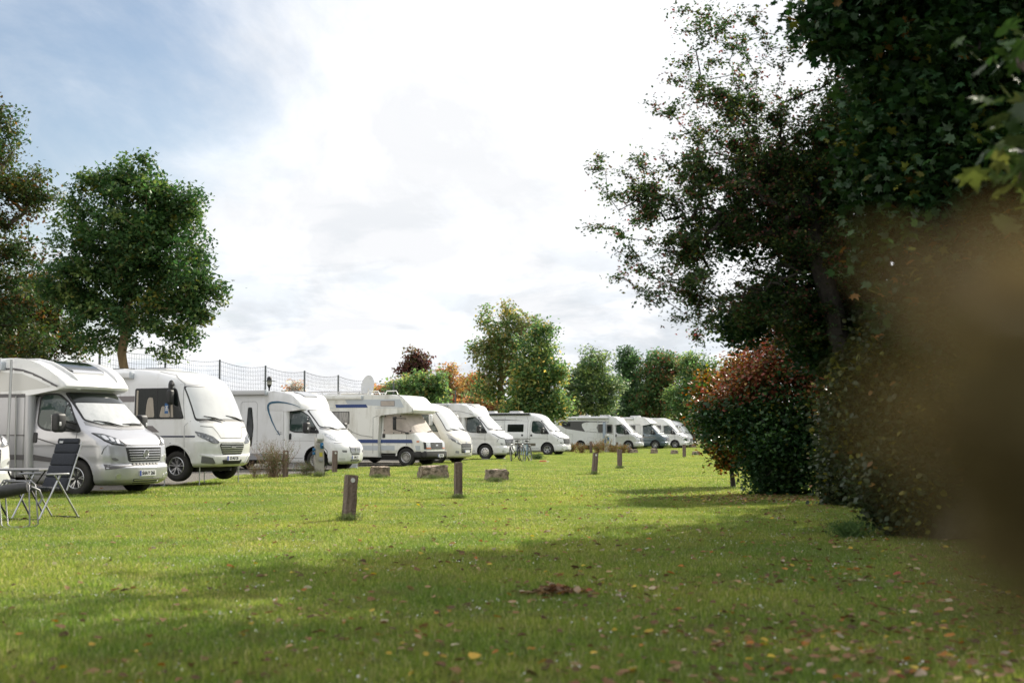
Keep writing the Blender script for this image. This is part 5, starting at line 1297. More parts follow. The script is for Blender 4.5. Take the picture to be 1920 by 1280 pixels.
for i, y in enumerate(ys):
    e = XE(y) + .35 * math.sin(y * 1.9) + .2 * math.sin(y * 5.3 + 1)
    vs += [(-70, float(y), .004), (e, float(y), .004)]
    if i: fs.append((2 * i - 2, 2 * i - 1, 2 * i + 1, 2 * i))
mb.add(vs, fs); tag(mb.build('gravel_strip', GRAVEL), kind='structure')

def blade_tile(name, n, size, h, w, seed, straw=.08, broad=.12):
    r = np.random.default_rng(seed); x = r.uniform(-size / 2, size / 2, n); y = r.uniform(-size / 2, size / 2, n)
    H = h * r.uniform(.45, 1.25, n); W = w * r.uniform(.6, 1.4, n); az = r.uniform(0, 2 * np.pi, n); ln = r.normal(0, .55, n) * H; la = r.uniform(0, 2 * np.pi, n)
    bd = r.random(n) < broad; W = np.where(bd, W * 2.6, W); H = np.where(bd, H * .6, H)
    dx, dy = np.cos(az) * W / 2, np.sin(az) * W / 2; lx, ly = np.cos(la) * ln, np.sin(la) * ln
    V = np.zeros((n, 5, 3)); z0 = -.004
    V[:, 0] = np.stack([x - dx, y - dy, np.full(n, z0)], 1); V[:, 1] = np.stack([x + dx, y + dy, np.full(n, z0)], 1)
    V[:, 2] = np.stack([x - dx * .85 + lx * .35, y - dy * .85 + ly * .35, H * .6], 1); V[:, 3] = np.stack([x + dx * .85 + lx * .35, y + dy * .85 + ly * .35, H * .6], 1)
    V[:, 4] = np.stack([x + lx, y + ly, H], 1)
    me = bpy.data.meshes.new(name); me.vertices.add(n * 5); me.vertices.foreach_set('co', V.astype(np.float32).ravel())
    Fc = np.array([(0, 1, 3), (0, 3, 2), (2, 3, 4)]); idx = (Fc[None] + (np.arange(n) * 5)[:, None, None]).reshape(-1)
    me.loops.add(len(idx)); me.loops.foreach_set('vertex_index', idx.astype(np.int32)); me.polygons.add(n * 3); me.polygons.foreach_set('loop_start', np.arange(0, len(idx), 3, dtype=np.int32)); me.update(calc_edges=True)
    cs = np.array([(.14, .205, .040), (.225, .275, .060), (.31, .345, .095), (.46, .41, .22)]); ch = r.choice(4, n, p=[.36, .36, .28 - straw, straw]); c = cs[ch] * r.uniform(.7, 1.3, (n, 1))
    c4 = np.ones((n, 5, 4), np.float32); c4[:, :, :3] = c[:, None]; ca = me.color_attributes.new('col', 'FLOAT_COLOR', 'POINT'); ca.data.foreach_set('color', c4.ravel())
    return me
def grass_material():
    """leaf material whose tint drifts over the meadow"""
    m = GRASSM; nt = m.node_tree; N = nt.nodes; L = nt.links
    at = [n for n in N if n.type == 'ATTRIBUTE'][0]; b = N['Principled BSDF']; hs = [n for n in N if n.type == 'HUE_SAT'][0]
    g = N.new('ShaderNodeNewGeometry'); n1 = N.new('ShaderNodeTexNoise'); n1.inputs['Scale'].default_value = .55; n1.inputs['Detail'].default_value = 5; L.new(g.outputs['Position'], n1.inputs['Vector'])
    r1 = N.new('ShaderNodeMapRange'); r1.inputs['From Min'].default_value = .38; r1.inputs['From Max'].default_value = .64; L.new(n1.outputs['Fac'], r1.inputs['Value'])
    mx = N.new('ShaderNodeMix'); mx.data_type = 'RGBA'; mx.blend_type = 'MULTIPLY'; mx.inputs['Factor'].default_value = 1; L.new(at.outputs['Color'], mx.inputs['A'])
    mc = N.new('ShaderNodeMix'); mc.data_type = 'RGBA'; mc.inputs['A'].default_value = (.70, .82, .74, 1); mc.inputs['B'].default_value = (1.14, 1.07, 1.0, 1); L.new(r1.outputs[0], mc.inputs['Factor']); L.new(mc.outputs['Result'], mx.inputs['B'])
    n2 = N.new('ShaderNodeTexNoise'); n2.inputs['Scale'].default_value = 2.4; n2.inputs['Detail'].default_value = 7; n2.inputs['Roughness'].default_value = .7; L.new(g.outputs['Position'], n2.inputs['Vector'])
    r2 = N.new('ShaderNodeMapRange'); r2.inputs['From Min'].default_value = .52; r2.inputs['From Max'].default_value = .70; r2.inputs['To Max'].default_value = .75; L.new(n2.outputs['Fac'], r2.inputs['Value'])
    m2 = N.new('ShaderNodeMix'); m2.data_type = 'RGBA'; L.new(r2.outputs[0], m2.inputs['Factor']); L.new(mx.outputs['Result'], m2.inputs['A']); m2.inputs['B'].default_value = (.20, .17, .075, 1)
    L.new(m2.outputs['Result'], b.inputs['Base Color']); L.new(m2.outputs['Result'], hs.inputs['Color'])
grass_material()
def scatter_modifier(o, size, y0, y1, xk, xo, jitter, smin, smax, density=1.0, gravel=True, seed=0):
    """geometry nodes: repeat this object's own mesh over the meadow"""
    ng = bpy.data.node_groups.new(o.name + '_spread', 'GeometryNodeTree'); ng.interface.new_socket('Geometry', in_out='INPUT', socket_type='NodeSocketGeometry'); ng.interface.new_socket('Geometry', in_out='OUTPUT', socket_type='NodeSocketGeometry')
    N = ng.nodes; L = ng.links; gi = N.new('NodeGroupInput'); go = N.new('NodeGroupOutput')
    half = xk * y1 + xo; nx = int(2 * half / size) + 1; ny = int((y1 - y0) / size) + 1
    gr = N.new('GeometryNodeMeshGrid'); gr.inputs['Size X'].default_value = nx * size; gr.inputs['Size Y'].default_value = ny * size; gr.inputs['Vertices X'].default_value = nx + 1; gr.inputs['Vertices Y'].default_value = ny + 1
    tr = N.new('GeometryNodeTransform'); tr.inputs['Translation'].default_value = (0, (y0 + y1) / 2, 0); L.new(gr.outputs['Mesh'], tr.inputs['Geometry'])
    pos = N.new('GeometryNodeInputPosition'); sp = N.new('ShaderNodeSeparateXYZ'); L.new(pos.outputs[0], sp.inputs[0])
    def M_(op, a, b=0.0):
        n = N.new('ShaderNodeMath'); n.operation = op
        for i, v in enumerate((a, b)):
            if isinstance(v, (int, float)): n.inputs[i].default_value = v
            else: L.new(v, n.inputs[i])
        return n.outputs[0]
    out = M_('GREATER_THAN', M_('ABSOLUTE', sp.outputs['X']), M_('ADD', M_('MULTIPLY', sp.outputs['Y'], xk), xo))
    if gravel:
        edge = M_('ADD', M_('MULTIPLY', M_('SUBTRACT', sp.outputs['Y'], 27.0), .175), -9.2)
        on = M_('MULTIPLY', M_('LESS_THAN', sp.outputs['X'], edge), M_('MULTIPLY', M_('GREATER_THAN', sp.outputs['Y'], 25.7), M_('LESS_THAN', sp.outputs['Y'], 68.5))); out = M_('MAXIMUM', out, on)
    dl = N.new('GeometryNodeDeleteGeometry'); dl.domain = 'POINT'; L.new(tr.outputs[0], dl.inputs['Geometry']); L.new(out, dl.inputs['Selection'])
    src = dl.outputs[0]
    if density < 1:
        rb = N.new('FunctionNodeRandomValue'); rb.data_type = 'BOOLEAN'; rb.inputs['Probability'].default_value = 1 - density; rb.inputs['Seed'].default_value = seed + 9
        d2 = N.new('GeometryNodeDeleteGeometry'); d2.domain = 'POINT'; L.new(src, d2.inputs['Geometry']); L.new(rb.outputs['Value'], d2.inputs['Selection']); src = d2.outputs[0]
    iop = N.new('GeometryNodeInstanceOnPoints'); L.new(src, iop.inputs['Points']); L.new(gi.outputs[0], iop.inputs['Instance'])
    rv = N.new('FunctionNodeRandomValue'); rv.data_type = 'INT'; rv.inputs['Min'].default_value = 0; rv.inputs['Max'].default_value = 3; rv.inputs['Seed'].default_value = seed
    ang = M_('MULTIPLY', rv.outputs['Value'], math.pi / 2)
    if jitter:
        rf = N.new('FunctionNodeRandomValue'); rf.data_type = 'FLOAT'; rf.inputs['Min'].default_value = 0; rf.inputs['Max'].default_value = 2 * math.pi; rf.inputs['Seed'].default_value = seed + 4; ang = rf.outputs['Value']
    cx = N.new('ShaderNodeCombineXYZ'); L.new(ang, cx.inputs[2]); L.new(cx.outputs[0], iop.inputs['Rotation'])
    sc = N.new('FunctionNodeRandomValue'); sc.data_type = 'FLOAT'; sc.inputs['Min'].default_value = smin; sc.inputs['Max'].default_value = smax; sc.inputs['Seed'].default_value = seed + 2
    cs = N.new('ShaderNodeCombineXYZ'); cs.inputs[0].default_value = 1.06; cs.inputs[1].default_value = 1.06; L.new(sc.outputs['Value'], cs.inputs[2]); L.new(cs.outputs[0], iop.inputs['Scale'])
    L.new(iop.outputs[0], go.inputs[0])
    md = o.modifiers.new('spread', 'NODES'); md.node_group = ng
def stuff_tile(name, me, m):
    me.materials.clear(); me.materials.append(m); o = bpy.data.objects.new(name, me); COL.objects.link(o); return o
g1 = stuff_tile('lawn_grass', blade_tile('lawn_grass', 5200, 1.0, .042, .0042, 1), GRASSM); tag(g1, 'short green lawn grass in the foreground', 'grass', kind='stuff'); scatter_modifier(g1, 1.0, 3.5, 26, .42, 1.5, False, .75, 1.25)
g2 = stuff_tile('meadow_grass', blade_tile('meadow_grass', 5200, 2.0, .055, .009, 2, .12), GRASSM); tag(g2, 'sunlit green meadow grass reaching back past the parked motorhomes', 'grass', kind='stuff'); scatter_modifier(g2, 2.0, 27.5, 165, .42, 3, False, .8, 1.25, seed=5)
# daisy and clover heads; many discs stand in for glints on the grass
def daisy_glint_tile(n, size, seed, s):
    r = np.random.default_rng(seed); cl = r.uniform(-size / 2, size / 2, (7, 2)); k = r.integers(0, 7, n); p = np.where(r.random((n, 1)) < .6, cl[k] + r.normal(0, .12, (n, 2)), r.uniform(-size / 2, size / 2, (n, 2)))
    mb = MB()
    for i in range(n):
        z = r.uniform(.025, .05); rr = s * r.uniform(.6, 1.2); tx, ty = r.normal(0, .35, 2); q = [(p[i, 0] + rr * math.cos(a), p[i, 1] + rr * math.sin(a), z + rr * (tx * math.cos(a) + ty * math.sin(a))) for a in [2 * math.pi * j / 6 for j in range(6)]]
        mb.add(q + [(p[i, 0], p[i, 1], z + rr * .4)], [(j, (j + 1) % 6, 6) for j in range(6)])
    me = bpy.data.meshes.new('daisies_glints'); me.from_pydata(mb.v, [], mb.f); return me
DAISY_GLINT = mat('daisy_glint_white', (.72, .72, .66), .6)
d1 = stuff_tile('daisies_glints', daisy_glint_tile(110, 2.0, 3, .0055), DAISY_GLINT); tag(d1, 'tiny white daisy heads and painted glints dotted through the lawn', 'flowers', kind='stuff'); scatter_modifier(d1, 2.0, 4, 60, .42, 1.5, True, .9, 1.1, .8, seed=11)
WOOD = mat('weathered_post', (.27, .205, .17), .9, noise=(11, (.12, .085, .07), .38, .64, (1, 1, .12)), bump=(26, .7))
STONE = mat('rough_stone', (.42, .33, .25), .95, noise=(7, (.13, .11, .075), .42, .62), bump=(11, 1.6))
CONCRETE = mat('pillar_concrete', (.42, .40, .35), .85, noise=(4, (.30, .28, .24), .4, .7), bump=(30, .25))
SOCKET = mat('socket_blue', (.02, .14, .30), .4); YELLOWS = mat('yellow_sticker', (.55, .50, .06), .5)
DISC = mat('reflector_white', (.70, .70, .68), .3)

def post(px, py, h, lab, w=.145, lean=(0, 0), rz=.5, disc=False):
    b = G(px, py); root = empty('wooden_post', b); root.rotation_euler = (lean[1], lean[0], rz); tag(root, lab, 'post', 'wooden posts set in the meadow')
    mb = MB(); bm = bmesh.new(); bmesh.ops.create_cube(bm, size=1.0)
    for v in bm.verts: v.co = Vector((v.co.x * w, v.co.y * w, (v.co.z + .5) * (h + .05) - .05))
    bmesh.ops.bevel(bm, geom=bm.edges[:], offset=.012, segments=2, affect='EDGES')
    bmesh.ops.subdivide_edges(bm, edges=[e for e in bm.edges if e.calc_length() > .1], cuts=5, use_grid_fill=True)
    r = random.Random(int(px))
    for v in bm.verts: v.co += Vector((r.uniform(-1, 1), r.uniform(-1, 1), 0)) * .003 * (1 + v.co.z)
    bm_add(mb, bm); mb.build('post', WOOD, root, 40)
    if disc:
        mb = MB(); mb.lathe([(0, -.008), (.030, -.008), (.033, -.004), (.033, .002)], 20, 0, 'y', (-.01, -w / 2, h - .075)); mb.build('reflector', DISC, root, 50)
post(653, 977, .655, 'nearest wooden post, leaning slightly right, white disc near its top', .155, (.07, 0), .55, True)
post(859, 935, .70, 'upright wooden post without any disc, left of the tree-stump-like stone', .135, (0, 0), .42)
post(535, 897, .79, 'wooden post with white discs beside the dry twiggy plant', .135, (0, 0), .5, True)
post(627, 887, .72, 'weathered post just right of the nearest hook-up pillar', .14, (.02, 0), .55, True)
post(1114, 890, .68, 'leaning mid-distance post, left one of the two standing before the wildflowers', .14, (.08, 0), .4, True)
post(1162, 879, .70, 'straight mid-distance post, right one of the two standing before the wildflowers', .14, (0, 0), .4)
post(1108, 850, .80, 'reddish post among the wildflowers, left of the far hook-up pillar', .15, (0, 0), .4)
post(1157, 847, .70, 'small far post among the wildflowers, right of the far hook-up pillar', .14, (0, 0), .4)
post(1283, 858, .72, 'far wooden post in front of the white motorhomes at the row end', .15, (0, 0), .3)

def stone(px, py, wpx, hpx, lab, seed, rz=.3, depth=.8):
    b = G(px, py); s = F / b.y; w, h = wpx / s, hpx / s; bm = bmesh.new(); bmesh.ops.create_cube(bm, size=1.0)
    for v in bm.verts: v.co = Vector((v.co.x * w * .92, v.co.y * w * depth, v.co.z * h))
    bmesh.ops.bevel(bm, geom=bm.edges[:], offset=min(w, h) * .10, segments=2, affect='EDGES'); bmesh.ops.subdivide_edges(bm, edges=bm.edges[:], cuts=3, use_grid_fill=True)
    from mathutils import noise as nz
    for v in bm.verts:
        n = nz.noise_vector(v.co * 5 / max(w, .3) + Vector((seed, seed, 0))); n2 = nz.noise_vector(v.co * 18 + Vector((seed, 0, 0))); v.co += n * min(w, h) * .13 + n2 * min(w, h) * .07
        if v.co.z > 0: v.co.x *= .94
    mb = MB(); bm_add(mb, bm); o = mb.build('stone_block', STONE, None, 50); o.location = (b.x, b.y + w * depth / 2, h / 2 - .03); o.rotation_euler = (0, 0, rz)
    tag(o, lab, 'stone', 'stone blocks bordering the pitches')
stone(711, 895, 37, 22, 'small stone block right of the nearest hook-up pillar posts', 1, .45, .7)
stone(812, 898, 60, 27, 'largest and longest stone block, in front of the alcove motorhome', 2, .25, .5)
stone(931, 903, 44, 25, 'stump-shaped stone block right of the plain upright post', 3, .3, .8)
stone(1187, 850, 18, 9, 'far stone block in front of the silver-nosed motorhome', 4)
stone(1227, 851, 13, 11, 'far stone block in front of the slate blue cab', 5)
stone(1265, 852, 13, 9, 'far stone block left of the last far post', 6)
stone(1306, 854, 14, 9, 'far stone block right of the last far post', 7)
stone(1299, 839, 13, 6, 'flat pale stone block at the nose of the last motorhome', 8)

def hookup(px, py, h, lab, big=True):
    b = G(px, py); root = empty('hookup_pillar', b, .32); tag(root, lab, 'hook-up pillar', 'electric hook-up pillars'); w = .27
    mb = MB()
    vs = [(-w / 2, -w / 2, -.03), (w / 2, -w / 2, -.03), (w / 2, w / 2, -.03), (-w / 2, w / 2, -.03), (-w / 2 * .9, -w / 2 * .9, h - .22), (w / 2 * .9, -w / 2 * .9, h - .22), (w / 2 * .9, w / 2 * .9, h), (-w / 2 * .9, w / 2 * .9, h)]
    mb.add(vs, [(3, 2, 1, 0), (4, 5, 6, 7), (0, 1, 5, 4), (1, 2, 6, 5), (2, 3, 7, 6), (3, 0, 4, 7)]); mb.build('pillar', CONCRETE, root)
    mb = MB(); rbox(mb, (.015, -.075, h - .02), (.20, .22, .16), .02, 0, 2, Matrix.Rotation(-.35, 3, 'X')); mb.build('cap', DISC, root, 40)
    for (x, y, z) in ((.05, -w / 2 - .005, h - .24), (-w / 2 - .02, -.04, h - .36), (-w / 2 - .02, -.04, h - .47)):
        mb = MB(); rbox(mb, (x, y, z), (.09, .07, .17 if x > 0 else .09), .015); mb.tube([(x, y - .03, z), (x, y - .065, z - .02)], .028, 10); mb.build('socket', SOCKET, root, 40)
    mb = MB(); mb.box((.03, -w / 2 - .002, h - .50), (.09, .006, .12)); mb.build('sticker', YELLOWS, root)
    mb = MB(); rbox(mb, (.03, -w / 2 - .01, h - .66), (.13, .03, .09), .01); mb.build('meter_box', GREYTRIM, root, 40)
    mb = MB(); mb.tube([(.05, -w / 2 - .07, h - .26), (.20, -w / 2 - .05, h - .4), (.22, -w / 2, h - .75), (.15, .0, .02), (.5, .6, .02), (.9, 1.6, .02)], .011, 5); mb.build('cable', TRIM, root, 60)
hookup(598, 893, 1.15, 'pale concrete hook-up pillar with blue sockets, nearest one')
hookup(1138, 848, 1.2, 'far white hook-up pillar among the wildflowers')

# ---------------------------------------------------------------- net fence
def fence():
    root = empty('net_fence', (0, 0, 0)); tag(root, 'tall ball-stop net on slim grey posts behind the motorhomes', 'fence')
    POLE = mat('grey_pole', (.16, .17, .18), .5, metal=.5); NET = mat('dark_net', (.05, .055, .065), .8)
    pos = lambda i: Vector((-15.8 + 1.33 * i, 72 + 6.2 * i, 0)); H = 5.2
    for i in range(-2, 12):
        p = pos(i); mb = MB(); mb.tube([p, p + Vector((0, 0, H + .08))], .055 if i < 6 else .07, 8); mb.build('fence_post', POLE, root, 60)
    for i in range(-2, 8):
        a, b = pos(i), pos(i + 1); mb = MB(); n = 26
        sag = lambda t: H - .17 * math.sin(math.pi * t)
        top = [a.lerp(b, k / n) + Vector((0, 0, sag(k / n))) for k in range(n + 1)]
        mb.tube(top, .016, 4, cap=False)
        for k in range(1, n):
            q = a.lerp(b, k / n); mb.tube([q + Vector((0, 0, 1.8)), q + Vector((0, 0, sag(k / n)))], .0065, 3, cap=False)
        for j in range(14):
            f = j / 14
            mb.tube([a.lerp(b, k / 6) + Vector((0, 0, 1.8 + (sag(k / 6) - 1.8) * f)) for k in range(7)], .0065, 3, cap=False)
        mb.build('net', NET, root)
fence()
def lamp(px, py, Y, lab, disc):
    p = P(px, py, Y); root = empty('street_lamp', (p.x, p.y, 0)); tag(root, lab, 'lamp post', 'lamp posts behind the motorhomes'); z = p.z
    POLE = mat('grey_pole', (.16, .17, .18), .5); mb = MB(); mb.tube([(0, 0, 0), (0, 0, z - .35)], [.06, .05], 10); mb.build('pole', POLE, root, 60)
    mb = MB(); mb.lathe([(.02, -.38), (.10, -.22), (.13, -.14)], 16, 0, 'z', (0, 0, z)); mb.lathe([(0, .30), (.08, .29), (.13, .22), (.14, .08)], 16, 0, 'z', (0, 0, z)); mb.build('lamp_head', TRIM, root, 60)
    mb = MB(); mb.lathe([(.13, -.14), (.14, .02), (.13, .10)], 16, 0, 'z', (0, 0, z)); mb.build('lamp_glass', mat('milky_lamp_glass', (.62, .60, .55), .3), root, 60)
    mb = MB(); mb.lathe([(0, .10), (disc, .065), (disc, .055), (0, .04)], 24, 0, 'z', (0, 0, z)); mb.build('lamp_shade', POLE, root, 60)
lamp(505, 716, 73, 'lamp with a wide flat shade showing above the roof of the teal-arc motorhome', .36)
lamp(835, 753, 112, 'small lantern showing above the cream motorhome', .22)

# ---------------------------------------------------------------- camping furniture
def chair():
    b = Vector((-6.75, 19.35, 0)); root = empty('camping_chair', b, math.atan2(-.92, -.50)); tag(root, 'high-backed dark padded folding chair with aluminium legs, at the right end of the table', 'camping chair', 'camping chairs by the table')
    # local x = forward
    mb = MB(); n = 9; path = [(-.16, .42), (-.24, .60), (-.31, .77), (-.38, .95), (-.43, 1.09), (-.455, 1.17)]
    for k in range(len(path) - 1):
        (x0, z0), (x1, z1) = path[k], path[k + 1]; a = math.atan2(x1 - x0, z1 - z0); L_ = math.hypot(x1 - x0, z1 - z0)
        rbox(mb, ((x0 + x1) / 2, 0, (z0 + z1) / 2), (.055, .47 if k < 4 else .43, L_ * .99), .022, 0, 3, Matrix.Rotation(a, 3, 'Y'))
    bk = mb.build('backrest', FABRIC, root, 60); bk2 = MB(); bk2.box((-.405, -.12, 1.115), (.004, .07, .03), 0, Matrix.Rotation(math.atan2(-.025, .08), 3, 'Y')); bk2.build('label_patch', LIGHTGREY, bk)
    mb = MB()
    for k in range(4): rbox(mb, (-.14 + k * .125, 0, .445 + .006 * k), (.13, .46, .05), .02, 0, 3)
    mb.build('seat', FABRIC, root, 60)
    for sg in (-1, 1):
        y = sg * .27
        mb = MB(); mb.tube([(-.19, y * .9, .42), (-.475, y * .85, 1.12)], .012, 8); mb.build('back_frame', ALU, root, 60)
        mb = MB(); rbox(mb, (.02, y * 1.06, .66), (.40, .05, .028), .012, 0, 3); mb.build('armrest', mat('armrest_grey', (.35, .35, .36), .3), root, 40)
        mb = MB(); mb.tube([(.06, y, .645), (-.40, y, .02)], .014, 8); mb.build('leg', ALU, root, 60)
        mb = MB(); mb.tube([(-.04, y, .645), (.34, y, .02)], .014, 8); mb.build('leg', ALU, root, 60)
    for x in (-.40, .34): mb = MB(); mb.tube([(x, -.29, .025), (x, .29, .025)], .013, 8); mb.build('foot_bar', TRIM, root, 60)
chair()
def stool():
    b = Vector((-6.45, 17.5, 0)); root = empty('folding_footrest', b, -.12); tag(root, 'half-folded chrome-framed footrest with a black fabric roll, lying in front of the chair', 'footrest')
    for i, (dx, dy, lean) in enumerate(((0, 0, 0), (.035, .10, .03))):
        mb = MB(); mb.tube([(-.22 + dx, dy, .60), (-.20 + dx, dy, .63), (-.13 + dx, dy, .63)] + [(-.26 + dx, dy, .60)][:0], .011, 8)
        pts = [(-.27 + dx, dy, .52), (-.24 + dx, dy + .02, .59), (-.15 + dx, dy + .03, .615), (.08 + dx, dy + .03, .615), (.14 + dx, dy + .02, .57), (.20 + dx + lean, dy - .05, .06), (.17 + dx, dy - .06, .025), (-.14 + dx, dy - .06, .02), (-.19 + dx, dy - .05, .05), (-.27 + dx, dy, .52)]
        mb.tube(pts, .010, 8, cap=False); mb.build('frame', mat('dull_chrome', (.26, .26, .27), .45, metal=.3), root, 60)
    mb = MB(); mb.tube([(-.29, -.02, .46), (-.25, -.03, .47), (-.05, -.02, .51), (.14, .0, .54)], [.05, .085, .085, .07], 14); mb.build('fabric_roll', mat('black_sling', (.035, .034, .034), .45, noise=(18, (.06, .058, .055), .4, .7)), root, 60)
    mb = MB(); mb.tube([(.16, .05, .54), (.23, .12, .5), (.26, .16, .40), (.24, .12, .32)], .014, 8); mb.build('hinge_loop', MATS['dull_chrome'], root, 60)
stool()
def table():
    root = empty('camping_table', (-7.72, 20.1, 0), .05); tag(root, 'thin grey-topped folding table at the left edge', 'table')
    mb = MB(); rbox(mb, (0, 0, .70), (1.45, .75, .03), .012, 0, 2); mb.build('table_top', TOPGREY, root, 40)
    for sx in (-1, 1):
        for sg in (-1, 1):
            mb = MB(); mb.tube([(sx * .25, sg * .30, .68), (sx * .60, sg * .32, .01)], .016, 6); mb.tube([(sx * .62, sg * .30, .68), (sx * .40, sg * .31, .36)], .012, 6); mb.build('leg', TRIM, root, 60)
table()
def chair_left():
    root = empty('camping_chair', (-7.35, 18.6, 0), 1.2); tag(root, 'black folding chair cut off by the left edge, beside the chrome footrest', 'camping chair', 'camping chairs by the table')
    mb = MB(); rbox(mb, (0, 0, .44), (.48, .48, .05), .02, 0, 2); mb.build('seat', FABRIC, root, 60)
    mb = MB(); rbox(mb, (-.30, 0, .52), (.05, .48, .42), .02, 0, 2, Matrix.Rotation(-.3, 3, 'Y')); mb.build('backrest', FABRIC, root, 60)
    for sg in (-1, 1):
        mb = MB(); mb.tube([(-.2, sg * .25, .60), (.28, sg * .25, .01)], .014, 6); mb.build('leg', TRIM, root, 60); mb = MB(); mb.tube([(.2, sg * .25, .60), (-.28, sg * .25, .01)], .014, 6); mb.build('leg', TRIM, root, 60)
chair_left()

# ---------------------------------------------------------------- bicycles
def bicycle(px, py, ang, steer, lab, m):
    """local x runs from the rear to the front wheel, origin under the front wheel"""
    b = G(px, py); root = empty('bicycle', b, ang); root.rotation_euler = (.09, 0, ang); tag(root, lab, 'bicycle', 'two parked bicycles'); Rw = .345; WB = 1.06
    def wheel(c, st):
        o = MB(); o.lathe([(Rw - .026, -.020), (Rw, -.016), (Rw + .008, 0), (Rw, .016), (Rw - .026, .020), (Rw - .026, -.020)], 36); w = o.build('wheel', RUBBER, root, 60)
        w.location = c; w.rotation_euler = (0, 0, st); q = MB(); q.lathe([(Rw - .018, -.010), (Rw - .034, -.008), (Rw - .034, .008), (Rw - .018, .010)], 36)
        for k in range(16):
            a = 2 * math.pi * k / 16; q.tube([(0, .02 * (-1) ** k, 0), ((Rw - .03) * math.cos(a), 0, (Rw - .03) * math.sin(a))], .0014, 3, cap=False)
        q.tube([(0, -.04, 0), (0, .04, 0)], .022, 8); q.build('rim', GREYTRIM, w, 60)
        g = MB(); g.tube([((Rw + .03) * math.cos(a), 0, (Rw + .03) * math.sin(a)) for a in [R(20 + 13 * i) for i in range(11)]], .016, 6); g.build('mudguard', TRIM, w, 60)
    wheel((0, 0, Rw), steer); wheel((-WB, 0, Rw), 0)
    bb = Vector((-.62, 0, .30)); st = Vector((-.80, 0, .80)); hd = Vector((-.20, 0, .82)); hl = Vector((-.165, 0, .70)); ra = Vector((-WB, 0, Rw))
    mb = MB(); mb.tube([bb, st], .019, 8); mb.tube([bb, hl], .022, 8); mb.tube([st + Vector((.02, 0, -.08)), hd.lerp(hl, .3)], .018, 8); mb.tube([hd, hl], .022, 8)
    for sg in (-1, 1): mb.tube([bb + Vector((0, sg * .03, 0)), ra + Vector((0, sg * .06, 0)), st + Vector((0, sg * .015, -.05))], .010, 6)
    mb.build('frame', m, root, 60)
    mb = MB()
    for sg in (-1, 1): mb.tube([hl + Vector((0, sg * .045, 0)), Vector((0, sg * .055, Rw))], .011, 6)
    mb.build('fork', m, root, 60)
    mb = MB(); mb.tube([hd, hd + Vector((-.05, 0, .18))], .014, 8); hb = hd + Vector((-.05, 0, .20)); mb.tube([hb + Vector((-.20, -.30, -.01)), hb + Vector((-.08, -.26, .0)), hb, hb + Vector((-.08, .26, 0)), hb + Vector((-.20, .30, -.01))], .014, 8); mb.build('handlebar', TRIM, root, 60)
    mb = MB(); mb.tube([st, st + Vector((-.03, 0, .12))], .013, 8); rbox(mb, tuple(st + Vector((-.04, 0, .15))), (.27, .15, .06), .028, 0, 3); mb.build('saddle', TRIM, root, 60)
    mb = MB(); mb.tube([bb + Vector((0, -.06, 0)), bb + Vector((.10, -.07, -.14))], .010, 6); mb.box(tuple(bb + Vector((.10, -.12, -.14))), (.09, .08, .02)); mb.tube([bb + Vector((0, .06, 0)), bb + Vector((-.10, .07, .14))], .010, 6); mb.box(tuple(bb + Vector((-.10, .12, .14))), (.09, .08, .02)); mb.lathe([(.10, -.05), (.09, -.046), (0, -.046)], 20, 0, 'y', tuple(bb)); mb.build('crank', TRIM, root)
    mb = MB()
    for sg in (-1, 1): mb.tube([(-.86, sg * .06, .74), (-1.22, sg * .06, .74), (-WB, sg * .06, Rw)], .007, 5)
    rbox(mb, (-1.04, 0, .76), (.34, .13, .02), .008); mb.build('luggage_rack', TRIM, root)
    mb = MB(); mb.tube([(-.66, .03, .28), (-.72, .20, .0)], .009, 5); mb.build('kickstand', ALU, root); mb = MB(); rbox(mb, (-.12, 0, .78), (.06, .07, .07), .02); mb.build('front_lamp', CHROME, root, 60)
bicycle(959, 866, math.atan2(-.90, -.42), .55, 'left bicycle of the pair, front wheel turned towards the viewer', mat('bike_dark', (.05, .07, .09), .3, metal=.4, coat=1))
bicycle(981, 866, math.atan2(-.93, -.30), -.15, 'right bicycle of the pair, with a pale blue frame', mat('bike_blue', (.16, .30, .40), .3, coat=1))

# ---------------------------------------------------------------- plants and litter in the grass
def stems(name, lab, cat, px, py, n, h, spread, cols, leafcols, seed, group=None, nl=400, ls=.03, r0=.004, lean=.35):
    b = G(px, py); r = np.random.default_rng(seed); root = empty(name, b); tag(root, lab, cat, group); mb = MB(); pts = []
    for i in range(n):
        a = r.uniform(0, 2 * np.pi); d = spread * abs(r.normal(0, .45)); p0 = Vector((d * math.cos(a) * .5, d * math.sin(a) * .5, 0)); hh = h * r.uniform(.45, 1.05); ln = Vector((r.normal(0, lean), r.normal(0, lean), 1)) * hh
        path = [p0, p0 + ln * .4 + Vector((r.normal(0, .02), r.normal(0, .02), 0)), p0 + ln * .75 + Vector((r.normal(0, .04), r.normal(0, .04), 0)), p0 + ln]
        mb.tube(path, [r0, r0 * .8, r0 * .6, r0 * .3], 3, cap=False); pts += path[1:]
        for k in range(4):
            t = r.uniform(.3, .9); q = path[1].lerp(path[3], t); e = q + Vector((r.normal(0, .35), r.normal(0, .35), r.uniform(.3, 1))) * h * .22; mb.tube([q, e], [r0 * .5, r0 * .3], 3, cap=False); pts.append(e)
    mb.build('stems', mat(name + '_stem_' + str(seed), cols, .9), root)
    if nl:
        P_ = np.array([tuple(p) for p in pts]); ii = r.integers(0, len(P_), nl); c = P_[ii] * np.array([1, 1, 1]) * r.uniform(.55, 1, (nl, 1)) + r.normal(0, h * .05, (nl, 3)); c[:, 2] = np.abs(c[:, 2])
        leaves_mesh('leaves', c, ls, palette(nl, leafcols, r), 'oval', root, LEAF, seed=seed)
